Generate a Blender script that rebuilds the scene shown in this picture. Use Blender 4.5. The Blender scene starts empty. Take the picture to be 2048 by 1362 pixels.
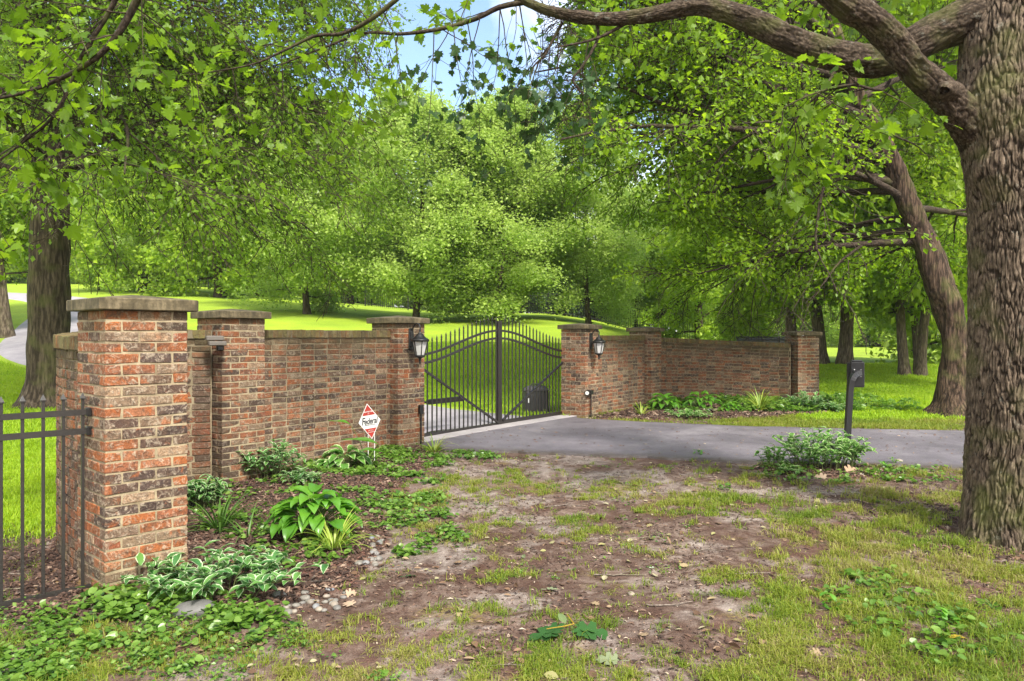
import bpy, math, random
import numpy as np
from math import radians as R, sin, cos, pi
random.seed(7)
SC = bpy.context.scene
COL = SC.collection
F = 1500.0; EYE = 1.63; HZ = 671.0
# ------------------------------------------------------------------ camera, sky, sun, exposure
cam = bpy.data.cameras.new("camera"); camo = bpy.data.objects.new("camera", cam); COL.objects.link(camo)
camo.location = (0, 0, EYE); camo.rotation_euler = (R(90), 0, 0)
cam.sensor_width = 36; cam.lens = 36*F/2048; cam.shift_y = -(681-HZ)/2048
cam.clip_start = .05; cam.clip_end = 2000
SC.camera = camo
SUN_EL, SUN_AZ = 48, 152           # azimuth measured from +Y towards +X
world = bpy.data.worlds.new("World"); SC.world = world; world.use_nodes = True
wn, wl = world.node_tree.nodes, world.node_tree.links
bg = wn["Background"]; bg.inputs[1].default_value = .14
sky = wn.new("ShaderNodeTexSky"); sky.sky_type = 'NISHITA'; sky.sun_disc = False
sky.sun_elevation = R(SUN_EL); sky.sun_rotation = R(SUN_AZ); sky.air_density = 1.0; sky.dust_density = 1.0
tc = wn.new("ShaderNodeTexCoord"); sep = wn.new("ShaderNodeSeparateXYZ"); wl.new(tc.outputs['Generated'], sep.inputs[0])
mr = wn.new("ShaderNodeMapRange"); wl.new(sep.outputs[2], mr.inputs[0])
mr.inputs[1].default_value = .13; mr.inputs[2].default_value = .26; mr.inputs[3].default_value = 1; mr.inputs[4].default_value = 0
nz = wn.new("ShaderNodeTexNoise"); nz.inputs['Scale'].default_value = 3.2; nz.inputs['Detail'].default_value = 7
wl.new(tc.outputs['Generated'], nz.inputs['Vector'])
m2 = wn.new("ShaderNodeMapRange"); wl.new(nz.outputs[0], m2.inputs[0]); m2.inputs[1].default_value = .56; m2.inputs[2].default_value = .74
mx = wn.new("ShaderNodeMath"); mx.operation = 'MAXIMUM'; wl.new(mr.outputs[0], mx.inputs[0]); bk = wn.new("ShaderNodeMapRange"); wl.new(sep.outputs[1], bk.inputs[0]); bk.inputs[1].default_value = .25; bk.inputs[2].default_value = -.3  # unseen overcast added behind the camera, whitening the blue fill light
ad = wn.new("ShaderNodeMath"); ad.operation = 'MAXIMUM'; wl.new(m2.outputs[0], ad.inputs[0]); wl.new(bk.outputs[0], ad.inputs[1]); wl.new(ad.outputs[0], mx.inputs[1])
mc = wn.new("ShaderNodeMixRGB"); wl.new(mx.outputs[0], mc.inputs[0]); wl.new(sky.outputs[0], mc.inputs[1])
mc.inputs[2].default_value = (6.9, 6.8, 6.7, 1)
wl.new(mc.outputs[0], bg.inputs[0])
sun = bpy.data.lights.new("sun", 'SUN'); sun.energy = 3.3; sun.angle = R(9); sun.color = (1, .95, .86)
suno = bpy.data.objects.new("sun", sun); COL.objects.link(suno)
from mathutils import Vector
sd = Vector((sin(R(SUN_AZ))*cos(R(SUN_EL)), cos(R(SUN_AZ))*cos(R(SUN_EL)), sin(R(SUN_EL))))
suno.rotation_euler = sd.to_track_quat('Z', 'Y').to_euler()
SC.view_settings.view_transform = 'Standard'; SC.view_settings.look = 'None'
SC.view_settings.gamma = 1; SC.view_settings.exposure = 1.3
SC.cycles.max_bounces = 8; SC.cycles.diffuse_bounces = 4; SC.cycles.transmission_bounces = 5; SC.cycles.glossy_bounces = 2
SC.cycles.use_denoising = True; SC.cycles.caustics_reflective = False; SC.cycles.caustics_refractive = False
SC.cycles.sample_clamp_indirect = 6

# ------------------------------------------------------------------ helpers
def P(px, py, d):
    return np.array([(px-1024)/F*d, d, EYE-(py-HZ)/F*d])
def rng(s): return np.random.default_rng(s)
def smooth(a, b, x):
    t = np.clip((x-a)/(b-a), 0, 1); return t*t*(3-2*t)
_perm = rng(1).permutation(65536).astype(np.int64)
_val = rng(2).random(65536)*2-1
def vnoise(x, y, z=0.0):
    x, y, z = np.broadcast_arrays(np.asarray(x, float), np.asarray(y, float), np.asarray(z, float))
    xi, yi, zi = np.floor(x).astype(np.int64), np.floor(y).astype(np.int64), np.floor(z).astype(np.int64)
    fx, fy, fz = x-xi, y-yi, z-zi
    fx, fy, fz = fx*fx*(3-2*fx), fy*fy*(3-2*fy), fz*fz*(3-2*fz)
    def h(i, j, k): return _val[_perm[(_perm[(_perm[i & 65535]+j) & 65535]+k) & 65535]]
    r = 0
    for a in (0, 1):
        for b in (0, 1):
            for c in (0, 1):
                r = r+h(xi+a, yi+b, zi+c)*(fx if a else 1-fx)*(fy if b else 1-fy)*(fz if c else 1-fz)
    return r
def fbm(x, y, z=0.0, o=4):
    s, a, f = 0, .5, 1
    for i in range(o):
        s = s+a*vnoise(np.asarray(x)*f+i*17.3, np.asarray(y)*f-i*9.1, np.asarray(z)*f+i*5.7); a *= .5; f *= 2.03
    return s

class MB:
    def __init__(s): s.V = []; s.Fc = []; s.n = 0; s.A = {}; s.M = []
    def add(s, v, faces, mat=0, **attr):
        v = np.asarray(v, float).reshape(-1, 3)
        for fs in (faces if isinstance(faces, list) and len(faces) and isinstance(faces[0], np.ndarray) and faces[0].ndim == 2 else [faces]):
            if isinstance(fs, np.ndarray) and fs.ndim == 2:
                s.Fc.append(fs+s.n); s.M.append((len(fs), mat))
            else:
                by = {}
                for f in fs: by.setdefault(len(f), []).append(f)
                for k, l in by.items(): s.Fc.append(np.array(l, dtype=np.int64)+s.n); s.M.append((len(l), mat))
        for k in set(s.A) | set(attr):
            if k not in s.A: s.A[k] = [np.zeros(s.n)]
            a = attr.get(k, 0.0)
            s.A[k].append(np.broadcast_to(np.asarray(a, float), (len(v),)))
        s.V.append(v); s.n += len(v)
    def box(s, c, size, rot=0, mat=0, bev=0, **attr):
        v, f = bevbox(size, bev)
        ca, sa = cos(rot), sin(rot)
        v = np.stack([v[:, 0]*ca-v[:, 1]*sa, v[:, 0]*sa+v[:, 1]*ca, v[:, 2]], 1)+np.asarray(c, float)
        s.add(v, f, mat, **attr)
    def bar(s, a, b, w, h=None, mat=0, up=(0, 0, 1), **attr):
        h = h or w; a, b = np.asarray(a, float), np.asarray(b, float)
        d = b-a; L = np.linalg.norm(d); d = d/L; u = np.asarray(up, float)
        if abs(d@u) > .98: u = np.array([cos(WA), sin(WA), 0.])
        x = np.cross(u, d); x /= np.linalg.norm(x); y = np.cross(d, x)
        v = []
        for e in (a, b):
            for i, j in ((-1, -1), (1, -1), (1, 1), (-1, 1)): v.append(e+x*w/2*i+y*h/2*j)
        s.add(np.array(v), [(3, 2, 1, 0), (4, 5, 6, 7), (0, 1, 5, 4), (1, 2, 6, 5), (2, 3, 7, 6), (3, 0, 4, 7)], mat, **attr)
    def lathe(s, prof, c=(0, 0, 0), n=16, mat=0, ang=0, **attr):
        prof = np.array(prof, float); k = len(prof); t = np.arange(n)/n*2*pi+ang
        v = np.stack([prof[:, None, 0]*np.cos(t), prof[:, None, 0]*np.sin(t), np.repeat(prof[:, 1:2], n, 1)], 2).reshape(-1, 3)+np.asarray(c, float)
        i, j = np.meshgrid(np.arange(k-1), np.arange(n), indexing='ij'); j2 = (j+1) % n
        f = np.stack([i*n+j, i*n+j2, (i+1)*n+j2, (i+1)*n+j], 2).reshape(-1, 4)
        s.add(v, f, mat, **attr)
    def tube(s, pts, rad, n=6, mat=0, disp=None, cap=False, **attr):
        v, f = tube(pts, rad, n, disp); s.add(v, f, mat, **attr)
        if cap:
            k = len(v)//n
            s.add(np.array([v[(k-1)*n:].mean(0), *v[(k-1)*n:]]), np.array([[0, 1+i, 1+(i+1) % n] for i in range(n)]), mat, **attr)
            s.add(np.array([v[:n].mean(0), *v[:n]]), np.array([[0, 1+(i+1) % n, 1+i] for i in range(n)]), mat, **attr)
    def build(s, name, mats, parent=None, smooth=False, loc=None):
        me = bpy.data.meshes.new(name)
        V = np.concatenate(s.V).astype(np.float32)
        me.vertices.add(len(V)); me.vertices.foreach_set('co', V.ravel())
        tot = np.concatenate([np.full(len(f), f.shape[1]) for f in s.Fc]); idx = np.concatenate([f.ravel() for f in s.Fc])
        me.loops.add(len(idx)); me.loops.foreach_set('vertex_index', idx.astype(np.int32))
        me.polygons.add(len(tot)); st = np.concatenate([[0], np.cumsum(tot)[:-1]])
        me.polygons.foreach_set('loop_start', st.astype(np.int32)); me.polygons.foreach_set('loop_total', tot.astype(np.int32))
        me.polygons.foreach_set('material_index', np.concatenate([np.full(k, m) for k, m in s.M]).astype(np.int32))
        me.polygons.foreach_set('use_smooth', np.full(len(tot), smooth))
        for k, l in s.A.items():
            at = me.attributes.new(k, 'FLOAT', 'POINT'); at.data.foreach_set('value', np.concatenate(l).astype(np.float32))
        me.update(calc_edges=True)
        for m in (mats if isinstance(mats, (list, tuple)) else [mats]): me.materials.append(m)
        o = bpy.data.objects.new(name, me); COL.objects.link(o)
        if parent is not None:
            o.parent = parent
            if loc is None: o.matrix_parent_inverse = parent.matrix_basis.inverted()
        if loc is not None: o.location = loc
        return o
_bbc = {}
def bevbox(size, b=0):
    sx, sy, sz = [q/2 for q in size]
    if b <= 0:
        v = np.array([(x, y, z) for z in (-sz, sz) for x, y in ((-sx, -sy), (sx, -sy), (sx, sy), (-sx, sy))])
        return v, np.array([(3, 2, 1, 0), (4, 5, 6, 7), (0, 1, 5, 4), (1, 2, 6, 5), (2, 3, 7, 6), (3, 0, 4, 7)])
    v, ix = [], {}
    for sgx in (-1, 1):
        for sgy in (-1, 1):
            for sgz in (-1, 1):
                for ax in range(3):
                    p = [sgx*(sx-b), sgy*(sy-b), sgz*(sz-b)]
                    p[ax] += (sgx, sgy, sgz)[ax]*b
                    ix[(sgx, sgy, sgz, ax)] = len(v); v.append(p)
    if 'f' not in _bbc:
        fs = []
        def q(*k): fs.append([ix[t] for t in k])
        for ax in range(3):
            for s_ in (-1, 1):
                o1, o2 = [a for a in range(3) if a != ax]
                ks = []
                for a, c in ((-1, -1), (1, -1), (1, 1), (-1, 1)):
                    t = [0, 0, 0]; t[ax] = s_; t[o1] = a; t[o2] = c; ks.append((*t, ax))
                q(*ks)
        for ax in range(3):
            o1, o2 = [a for a in range(3) if a != ax]
            for a in (-1, 1):
                for c in (-1, 1):
                    k = []
                    for s_ in (-1, 1):
                        t = [0, 0, 0]; t[ax] = s_; t[o1] = a; t[o2] = c; k.append(tuple(t))
                    q((*k[0], o1), (*k[0], o2), (*k[1], o2), (*k[1], o1))
        for a in (-1, 1):
            for c in (-1, 1):
                for d in (-1, 1): q((a, c, d, 0), (a, c, d, 1), (a, c, d, 2))
        V = np.array(v); out = []
        for f in fs:
            p = V[f]; nrm = np.cross(p[1]-p[0], p[2]-p[0])
            if nrm@p.mean(0) < 0: f = f[::-1]
            out.append(tuple(f))
        _bbc['f'] = out
    return np.array(v), _bbc['f']
def tube(pts, rad, n=6, disp=None):
    p = np.asarray(pts, float); k = len(p); rad = np.broadcast_to(np.asarray(rad, float), (k,))
    t = np.gradient(p, axis=0); t /= np.linalg.norm(t, axis=1)[:, None]+1e-9
    u = np.cross(t[0], (0.3, .9, .1)); u /= np.linalg.norm(u); U = [u]
    for i in range(1, k):
        u = U[-1]-t[i]*(U[-1]@t[i]); u /= np.linalg.norm(u)+1e-9; U.append(u)
    U = np.array(U); W = np.cross(t, U)
    a = np.arange(n)/n*2*pi
    r = rad[:, None]*np.ones(n)
    if disp is not None: r = disp(r, a, np.concatenate([[0], np.cumsum(np.linalg.norm(np.diff(p, axis=0), axis=1))]), p)
    v = p[:, None]+r[..., None]*(np.cos(a)[None, :, None]*U[:, None]+np.sin(a)[None, :, None]*W[:, None])
    i, j = np.meshgrid(np.arange(k-1), np.arange(n), indexing='ij'); j2 = (j+1) % n
    f = np.stack([i*n+j, i*n+j2, (i+1)*n+j2, (i+1)*n+j], 2).reshape(-1, 4)
    return v.reshape(-1, 3), f
def tag(o, label=None, cat=None, group=None, kind=None):
    if label: o['label'] = label
    if cat: o['category'] = cat
    if group: o['group'] = group
    if kind: o['kind'] = kind
    return o
def empty(name, loc, label, cat, group=None, rz=0):
    o = bpy.data.objects.new(name, None); COL.objects.link(o); o.location = loc; o.rotation_euler = (0, 0, rz)
    o.empty_display_size = .1
    return tag(o, label, cat, group)
def copy_tree(o, parent=None):
    c = o.copy(); COL.objects.link(c); c.parent = parent
    for ch in o.children: copy_tree(ch, c)
    return c
def resample(pts, n):
    p = np.asarray(pts, float); d = np.concatenate([[0], np.cumsum(np.linalg.norm(np.diff(p[:, :3], axis=0), axis=1))])
    # catmull-rom
    k = len(p); out = []
    for s in np.linspace(0, d[-1], n):
        i = min(np.searchsorted(d, s, side='right')-1, k-2); i = max(i, 0)
        t = (s-d[i])/max(d[i+1]-d[i], 1e-9)
        p0, p1, p2, p3 = p[max(i-1, 0)], p[i], p[i+1], p[min(i+2, k-1)]
        out.append(.5*((2*p1)+(-p0+p2)*t+(2*p0-5*p1+4*p2-p3)*t*t+(-p0+3*p1-3*p2+p3)*t**3))
    return np.array(out)

# ------------------------------------------------------------------ materials
def nodes(name):
    m = bpy.data.materials.new(name); m.use_nodes = True; nt = m.node_tree
    return m, nt.nodes, nt.links, nt.nodes['Principled BSDF']
def ramp(n, stops, interp='LINEAR'):
    r = n.new('ShaderNodeValToRGB'); cr = r.color_ramp; cr.interpolation = interp
    while len(cr.elements) < len(stops): cr.elements.new(.5)
    for e, (p, c) in zip(cr.elements, stops): e.position = p; e.color = (*c, 1)
    return r
def noise(n, l, scale, detail=4, vec=None, rough=.5, dist=0):
    t = n.new('ShaderNodeTexNoise'); t.inputs['Scale'].default_value = scale; t.inputs['Detail'].default_value = detail
    t.inputs['Roughness'].default_value = rough; t.inputs['Distortion'].default_value = dist
    if vec: l.new(vec, t.inputs['Vector'])
    return t
def mix(n, l, f, a, b, mode='MIX'):
    m = n.new('ShaderNodeMixRGB'); m.blend_type = mode
    for k, v in enumerate((f, a, b)):
        if isinstance(v, bpy.types.NodeSocket): l.new(v, m.inputs[k])
        elif isinstance(v, (int, float)): m.inputs[k].default_value = v if k == 0 else (v, v, v, 1)
        else: m.inputs[k].default_value = (*v, 1)
    return m.outputs[0]
def mrange(n, l, v, a, b, c=0, d=1):
    m = n.new('ShaderNodeMapRange'); l.new(v, m.inputs[0])
    for i, q in enumerate((a, b, c, d)): m.inputs[i+1].default_value = q
    return m.outputs[0]
def attr(n, name):
    a = n.new('ShaderNodeAttribute'); a.attribute_name = name; return a.outputs['Fac']
def bump(n, l, h, strength, dist, b, prev=None):
    k = n.new('ShaderNodeBump'); k.inputs['Strength'].default_value = strength; k.inputs['Distance'].default_value = dist
    l.new(h, k.inputs['Height'])
    if prev: l.new(prev, k.inputs['Normal'])
    l.new(k.outputs[0], b.inputs['Normal']); return k.outputs[0]
def pos(n): return n.new('ShaderNodeNewGeometry').outputs['Position']
def objc(n): return n.new('ShaderNodeTexCoord').outputs['Object']
def mapping(n, l, v, s):
    m = n.new('ShaderNodeMapping'); l.new(v, m.inputs[0]); m.inputs['Scale'].default_value = s; return m.outputs[0]

def leaf_mat(name, cols, trans, tf=.45, rough=.45, edge=None, spec=.35, patch=None):
    m, n, l, b = nodes(name)
    r = ramp(n, [(i/(len(cols)-1), c) for i, c in enumerate(cols)]); l.new(attr(n, 'rnd'), r.inputs[0])
    c = r.outputs[0]
    if patch:
        nn = noise(n, l, patch, 3, pos(n)); c = mix(n, l, 1, c, ramp_out(n, l, nn.outputs[0], [(.35, (.62, .68, .7)), (.62, (1.3, 1.25, 1.05))]), 'MULTIPLY')
    if edge is not None:
        e = attr(n, 'edge'); nn = noise(n, l, 30, 2, objc(n))
        s = n.new('ShaderNodeMath'); s.operation = 'ADD'; l.new(e, s.inputs[0]); l.new(mrange(n, l, nn.outputs[0], .3, .7, -.22, .22), s.inputs[1])
        c = mix(n, l, mrange(n, l, s.outputs[0], .74, .86), c, edge)
    l.new(c, b.inputs['Base Color']); b.inputs['Roughness'].default_value = rough; b.inputs['Specular IOR Level'].default_value = spec
    t = n.new('ShaderNodeBsdfTranslucent'); l.new(mix(n, l, 1, c, trans, 'MULTIPLY'), t.inputs[0])
    ms = n.new('ShaderNodeMixShader'); ms.inputs[0].default_value = tf
    l.new(b.outputs[0], ms.inputs[1]); l.new(t.outputs[0], ms.inputs[2]); l.new(ms.outputs[0], n['Material Output'].inputs[0])
    return m
def ramp_out(n, l, v, stops, interp='LINEAR'):
    r = ramp(n, stops, interp); l.new(v, r.inputs[0]); return r.outputs[0]

def brick_mat():
    m, n, l, b = nodes('weathered_brick')
    p = objc(n)
    base = ramp_out(n, l, attr(n, 'rnd'), [(0, (.055, .036, .03)), (.10, (.21, .07, .035)), (.2, (.12, .075, .05)), (.3, (.25, .088, .036)), (.38, (.21, .145, .095)),
        (.48, (.24, .09, .045)), (.58, (.09, .055, .042)), (.68, (.29, .12, .06)), (.76, (.16, .105, .072)), (.84, (.30, .20, .125)), (.91, (.075, .05, .042)), (.95, (.30, .10, .035))], 'CONSTANT')
    n1 = noise(n, l, 14, 6, p, .65, .6)
    c = mix(n, l, mrange(n, l, n1.outputs[0], .48, .62, 0, .75), base, (.10, .062, .042))
    n2 = noise(n, l, 22, 7, p, .7, 1.2)
    c = mix(n, l, mrange(n, l, n2.outputs[0], .50, .62, 0, .6), c, (.44, .37, .28))
    n3 = noise(n, l, 9, 5, p, .6, .4)
    c = mix(n, l, mrange(n, l, n3.outputs[0], .56, .64, 0, .7), c, (.30, .09, .028))
    n4 = noise(n, l, 90, 4, p, .6)
    c = mix(n, l, .8, c, ramp_out(n, l, n4.outputs[0], [(.3, (.45, .45, .45)), (.7, (1.5, 1.45, 1.4))]), 'MULTIPLY')
    g = attr(n, 'grime'); nm = noise(n, l, 6, 5, p)
    gm = n.new('ShaderNodeMath'); gm.operation = 'MULTIPLY'; l.new(g, gm.inputs[0]); l.new(mrange(n, l, nm.outputs[0], .3, .6, .45, 1.15), gm.inputs[1])
    c = mix(n, l, gm.outputs[0], c, (.05, .034, .024))
    ms = attr(n, 'moss'); mm = n.new('ShaderNodeMath'); mm.operation = 'MULTIPLY'; l.new(ms, mm.inputs[0]); l.new(mrange(n, l, n2.outputs[0], .35, .6, .3, 1), mm.inputs[1])
    c = mix(n, l, mm.outputs[0], c, (.15, .135, .045))
    l.new(c, b.inputs['Base Color']); b.inputs['Roughness'].default_value = .88; b.inputs['Specular IOR Level'].default_value = .25
    q = bump(n, l, n2.outputs[0], 1, .012, b); bump(n, l, n4.outputs[0], .9, .005, b, q)
    return m
def mortar_mat():
    m, n, l, b = nodes('sandy_mortar'); p = objc(n)
    nn = noise(n, l, 9, 5, p); n2 = noise(n, l, 160, 3, p)
    c = ramp_out(n, l, nn.outputs[0], [(.3, (.19, .145, .085)), (.55, (.33, .265, .165)), (.75, (.41, .34, .22))])
    c = mix(n, l, attr(n, 'grime'), c, (.06, .05, .03))
    c = mix(n, l, .7, c, ramp_out(n, l, n2.outputs[0], [(.3, (.7, .7, .7)), (.7, (1.2, 1.2, 1.2))]), 'MULTIPLY')
    l.new(c, b.inputs['Base Color']); b.inputs['Roughness'].default_value = .95
    bump(n, l, n2.outputs[0], .6, .003, b)
    return m
def cap_mat():
    m, n, l, b = nodes('mossy_concrete'); p = objc(n)
    a = noise(n, l, 7, 6, p, .65); d = noise(n, l, 70, 4, p)
    v = noise(n, l, 12, 5, mapping(n, l, p, (2.5, 2.5, .35)), .6)
    c = ramp_out(n, l, a.outputs[0], [(.3, (.035, .027, .014)), (.5, (.09, .07, .038)), (.62, (.16, .125, .075)), (.75, (.06, .05, .018))])
    c = mix(n, l, .75, c, ramp_out(n, l, v.outputs[0], [(.35, (.5, .5, .42)), (.65, (1.3, 1.3, 1.25))]), 'MULTIPLY')
    c = mix(n, l, .6, c, ramp_out(n, l, d.outputs[0], [(.3, (.7, .7, .7)), (.7, (1.3, 1.3, 1.3))]), 'MULTIPLY')
    l.new(c, b.inputs['Base Color']); b.inputs['Roughness'].default_value = .9
    q = bump(n, l, a.outputs[0], .4, .01, b); bump(n, l, d.outputs[0], .5, .004, b, q)
    return m
def paint_mat(name, col, rough=.35, metal=.0, sc=60, bs=.15):
    m, n, l, b = nodes(name); p = objc(n)
    a = noise(n, l, 5, 4, p); c = mix(n, l, .55, col, ramp_out(n, l, a.outputs[0], [(.3, (.75, .75, .75)), (.7, (1.3, 1.28, 1.22))]), 'MULTIPLY')
    l.new(c, b.inputs['Base Color']); b.inputs['Metallic'].default_value = metal
    d = noise(n, l, sc, 4, p); l.new(mrange(n, l, d.outputs[0], .3, .7, rough-.08, rough+.18), b.inputs['Roughness'])
    bump(n, l, d.outputs[0], bs, .001, b)
    return m
def bark_mat(name, dark, mid, light, vs=(9, 9, 1.6), moss=(.10, .11, .03), depth=.03, lichen=.0, usefur=False):
    m, n, l, b = nodes(name); p = objc(n); sp = mapping(n, l, p, vs)
    a = noise(n, l, 1.6, 6, sp, .65, .8); w = noise(n, l, 3, 3, p)
    vo = n.new('ShaderNodeTexVoronoi'); vo.feature = 'F1'; vo.inputs['Scale'].default_value = 1.7
    dv = n.new('ShaderNodeMixRGB'); dv.blend_type = 'ADD'; dv.inputs[0].default_value = .5; l.new(sp, dv.inputs[1]); l.new(a.outputs[1], dv.inputs[2]); l.new(dv.outputs[0], vo.inputs[0])
    fine = noise(n, l, 6, 6, sp, .7)
    h = n.new('ShaderNodeMath'); h.operation = 'SUBTRACT'; l.new(a.outputs[0], h.inputs[0]); l.new(mrange(n, l, vo.outputs[0], 0, .8, 0, .45), h.inputs[1])
    s = ramp_out(n, l, h.outputs[0], [(.08, dark), (.3, mid), (.55, light)])
    if usefur: s = mix(n, l, mrange(n, l, attr(n, 'fur'), .12, .8, 0, 1), s, (.022, .015, .010))
    c = mix(n, l, .8, s, ramp_out(n, l, fine.outputs[0], [(.3, (.6, .6, .6)), (.7, (1.35, 1.32, 1.28))]), 'MULTIPLY')
    c = mix(n, l, mrange(n, l, w.outputs[0], .52, .68, 0, .45), c, moss)
    if lichen: 
        li = noise(n, l, 11, 6, p, .7); c = mix(n, l, mrange(n, l, li.outputs[0], .6, .68, 0, lichen), c, (.30, .31, .26))
    c = mix(n, l, attr(n, 'moss'), c, (.10, .12, .02))
    l.new(c, b.inputs['Base Color']); b.inputs['Roughness'].default_value = .92; b.inputs['Specular IOR Level'].default_value = .2
    q = bump(n, l, h.outputs[0], .9, depth, b); bump(n, l, fine.outputs[0], .6, depth*.35, b, q)
    return m
def ground_mat():
    m, n, l, b = nodes('earth_and_lawn'); p = pos(n)
    n1 = noise(n, l, 1.3, 6, p, .6); n2 = noise(n, l, 9, 6, p, .65, .5); n3 = noise(n, l, 45, 5, p, .65); n4 = noise(n, l, 160, 3, p, .6)
    dirt = ramp_out(n, l, n2.outputs[0], [(.3, (.035, .016, .011)), (.43, (.085, .052, .038)), (.56, (.165, .118, .092)), (.68, (.25, .20, .168))])
    d2 = mix(n, l, mrange(n, l, n1.outputs[0], .42, .62), dirt, (.065, .033, .021))
    wet = attr(n, 'wet')
    d2 = mix(n, l, wet, d2, ramp_out(n, l, n2.outputs[0], [(.35, (.11, .08, .065)), (.5, (.22, .175, .15)), (.65, (.33, .28, .245))]))
    mul = ramp_out(n, l, n3.outputs[0], [(.32, (.035, .016, .012)), (.5, (.11, .05, .035)), (.62, (.22, .11, .075)), (.72, (.30, .19, .14))])
    c = mix(n, l, attr(n, 'mulch'), d2, mul)
    g = ramp_out(n, l, n3.outputs[0], [(.3, (.16, .25, .015)), (.55, (.27, .38, .025)), (.75, (.38, .48, .045))])
    ng = noise(n, l, .7, 5, p); g = mix(n, l, 1, g, ramp_out(n, l, ng.outputs[0], [(.3, (.8, .85, .8)), (.7, (1.15, 1.12, 1.0))]), 'MULTIPLY')
    gm = n.new('ShaderNodeMath'); gm.operation = 'ADD'; l.new(attr(n, 'lawn'), gm.inputs[0]); l.new(mrange(n, l, n2.outputs[0], .3, .7, -.3, .3), gm.inputs[1])
    c = mix(n, l, mrange(n, l, gm.outputs[0], .42, .62), c, g)
    mo = attr(n, 'mossy'); mg = n.new('ShaderNodeMath'); mg.operation = 'MULTIPLY'; l.new(mo, mg.inputs[0]); l.new(mrange(n, l, n3.outputs[0], .4, .62), mg.inputs[1])
    c = mix(n, l, mg.outputs[0], c, (.16, .14, .012))
    c = mix(n, l, .85, c, ramp_out(n, l, n4.outputs[0], [(.3, (.45, .43, .43)), (.7, (1.5, 1.5, 1.5))]), 'MULTIPLY')
    l.new(c, b.inputs['Base Color'])
    l.new(mrange(n, l, wet, 0, 1, .9, .42), b.inputs['Roughness']); b.inputs['Specular IOR Level'].default_value = .3
    q = bump(n, l, n2.outputs[0], .7, .03, b); q = bump(n, l, n3.outputs[0], .8, .012, b, q); bump(n, l, n4.outputs[0], .6, .004, b, q)
    return m
def asphalt_mat():
    m, n, l, b = nodes('asphalt'); p = pos(n)
    a = noise(n, l, 1.1, 5, p, .6); g = noise(n, l, 220, 3, p); s = noise(n, l, 6, 6, p, .65)
    c = ramp_out(n, l, a.outputs[0], [(.3, (.085, .076, .088)), (.55, (.135, .121, .136)), (.72, (.20, .182, .196))])
    c = mix(n, l, .8, c, ramp_out(n, l, g.outputs[0], [(.3, (.5, .5, .5)), (.7, (1.5, 1.5, 1.5))]), 'MULTIPLY')
    c = mix(n, l, .7, c, ramp_out(n, l, s.outputs[0], [(.3, (.8, .8, .8)), (.7, (1.2, 1.2, 1.2))]), 'MULTIPLY')
    vc = n.new('ShaderNodeTexVoronoi'); vc.feature = 'DISTANCE_TO_EDGE'; vc.inputs['Scale'].default_value = .55
    wv = n.new('ShaderNodeMixRGB'); wv.blend_type = 'ADD'; wv.inputs[0].default_value = .5; l.new(p, wv.inputs[1]); l.new(s.outputs[1], wv.inputs[2]); l.new(wv.outputs[0], vc.inputs[0])
    c = mix(n, l, mrange(n, l, vc.outputs[0], .0, .006, .55, 0), c, (.03, .027, .027))
    dm = n.new('ShaderNodeMath'); dm.operation = 'MULTIPLY'; l.new(attr(n, 'dirty'), dm.inputs[0]); l.new(mrange(n, l, s.outputs[0], .35, .6, .35, 1), dm.inputs[1])
    c = mix(n, l, dm.outputs[0], c, (.06, .045, .034))
    l.new(c, b.inputs['Base Color']); b.inputs['Roughness'].default_value = .6; b.inputs['Specular IOR Level'].default_value = .4
    bump(n, l, g.outputs[0], .7, .004, b)
    return m
def concrete_mat(name, c0, c1):
    m, n, l, b = nodes(name); p = pos(n); a = noise(n, l, 3, 6, p, .6); g = noise(n, l, 120, 3, p)
    c = ramp_out(n, l, a.outputs[0], [(.3, c0), (.7, c1)])
    c = mix(n, l, .7, c, ramp_out(n, l, g.outputs[0], [(.3, (.75, .75, .75)), (.7, (1.2, 1.2, 1.2))]), 'MULTIPLY')
    l.new(c, b.inputs['Base Color']); b.inputs['Roughness'].default_value = .8; bump(n, l, g.outputs[0], .5, .003, b); return m
def rnd_mat(name, stops, rough=.8, interp='LINEAR', tf=0, sc=40):
    m, n, l, b = nodes(name)
    c = ramp_out(n, l, attr(n, 'rnd'), stops, interp); a = noise(n, l, sc, 4, pos(n))
    c = mix(n, l, .7, c, ramp_out(n, l, a.outputs[0], [(.3, (.65, .65, .65)), (.7, (1.3, 1.3, 1.3))]), 'MULTIPLY')
    l.new(c, b.inputs['Base Color']); b.inputs['Roughness'].default_value = rough; bump(n, l, a.outputs[0], .5, .003, b)
    return m
def flat_mat(name, col, rough=.5, emis=None):
    m, n, l, b = nodes(name); a = noise(n, l, 30, 3, objc(n))
    l.new(mix(n, l, .4, col, ramp_out(n, l, a.outputs[0], [(.3, (.85, .85, .85)), (.7, (1.1, 1.1, 1.1))]), 'MULTIPLY'), b.inputs['Base Color']); b.inputs['Roughness'].default_value = rough
    return m
BRICK, MORTAR, CAPM = brick_mat(), mortar_mat(), cap_mat()
IRON = paint_mat('black_painted_iron', (.007, .0065, .006), .38)
GATEM = paint_mat('dark_bronze_paint', (.014, .011, .010), .36)
FENCEM = paint_mat('bronze_grey_paint', (.020, .017, .015), .42)
BARK1 = bark_mat('furrowed_oak_bark', (.07, .052, .037), (.14, .105, .076), (.215, .168, .125), (22, 22, 9), depth=.010, lichen=.3, usefur=True)
BARK2 = bark_mat('gnarled_bark', (.024, .016, .011), (.085, .056, .038), (.15, .105, .075), (16, 16, 2.2), depth=.03)
BARK3 = bark_mat('grey_brown_bark', (.032, .024, .017), (.085, .065, .047), (.14, .11, .083), (13, 13, 2), depth=.02)
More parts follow.
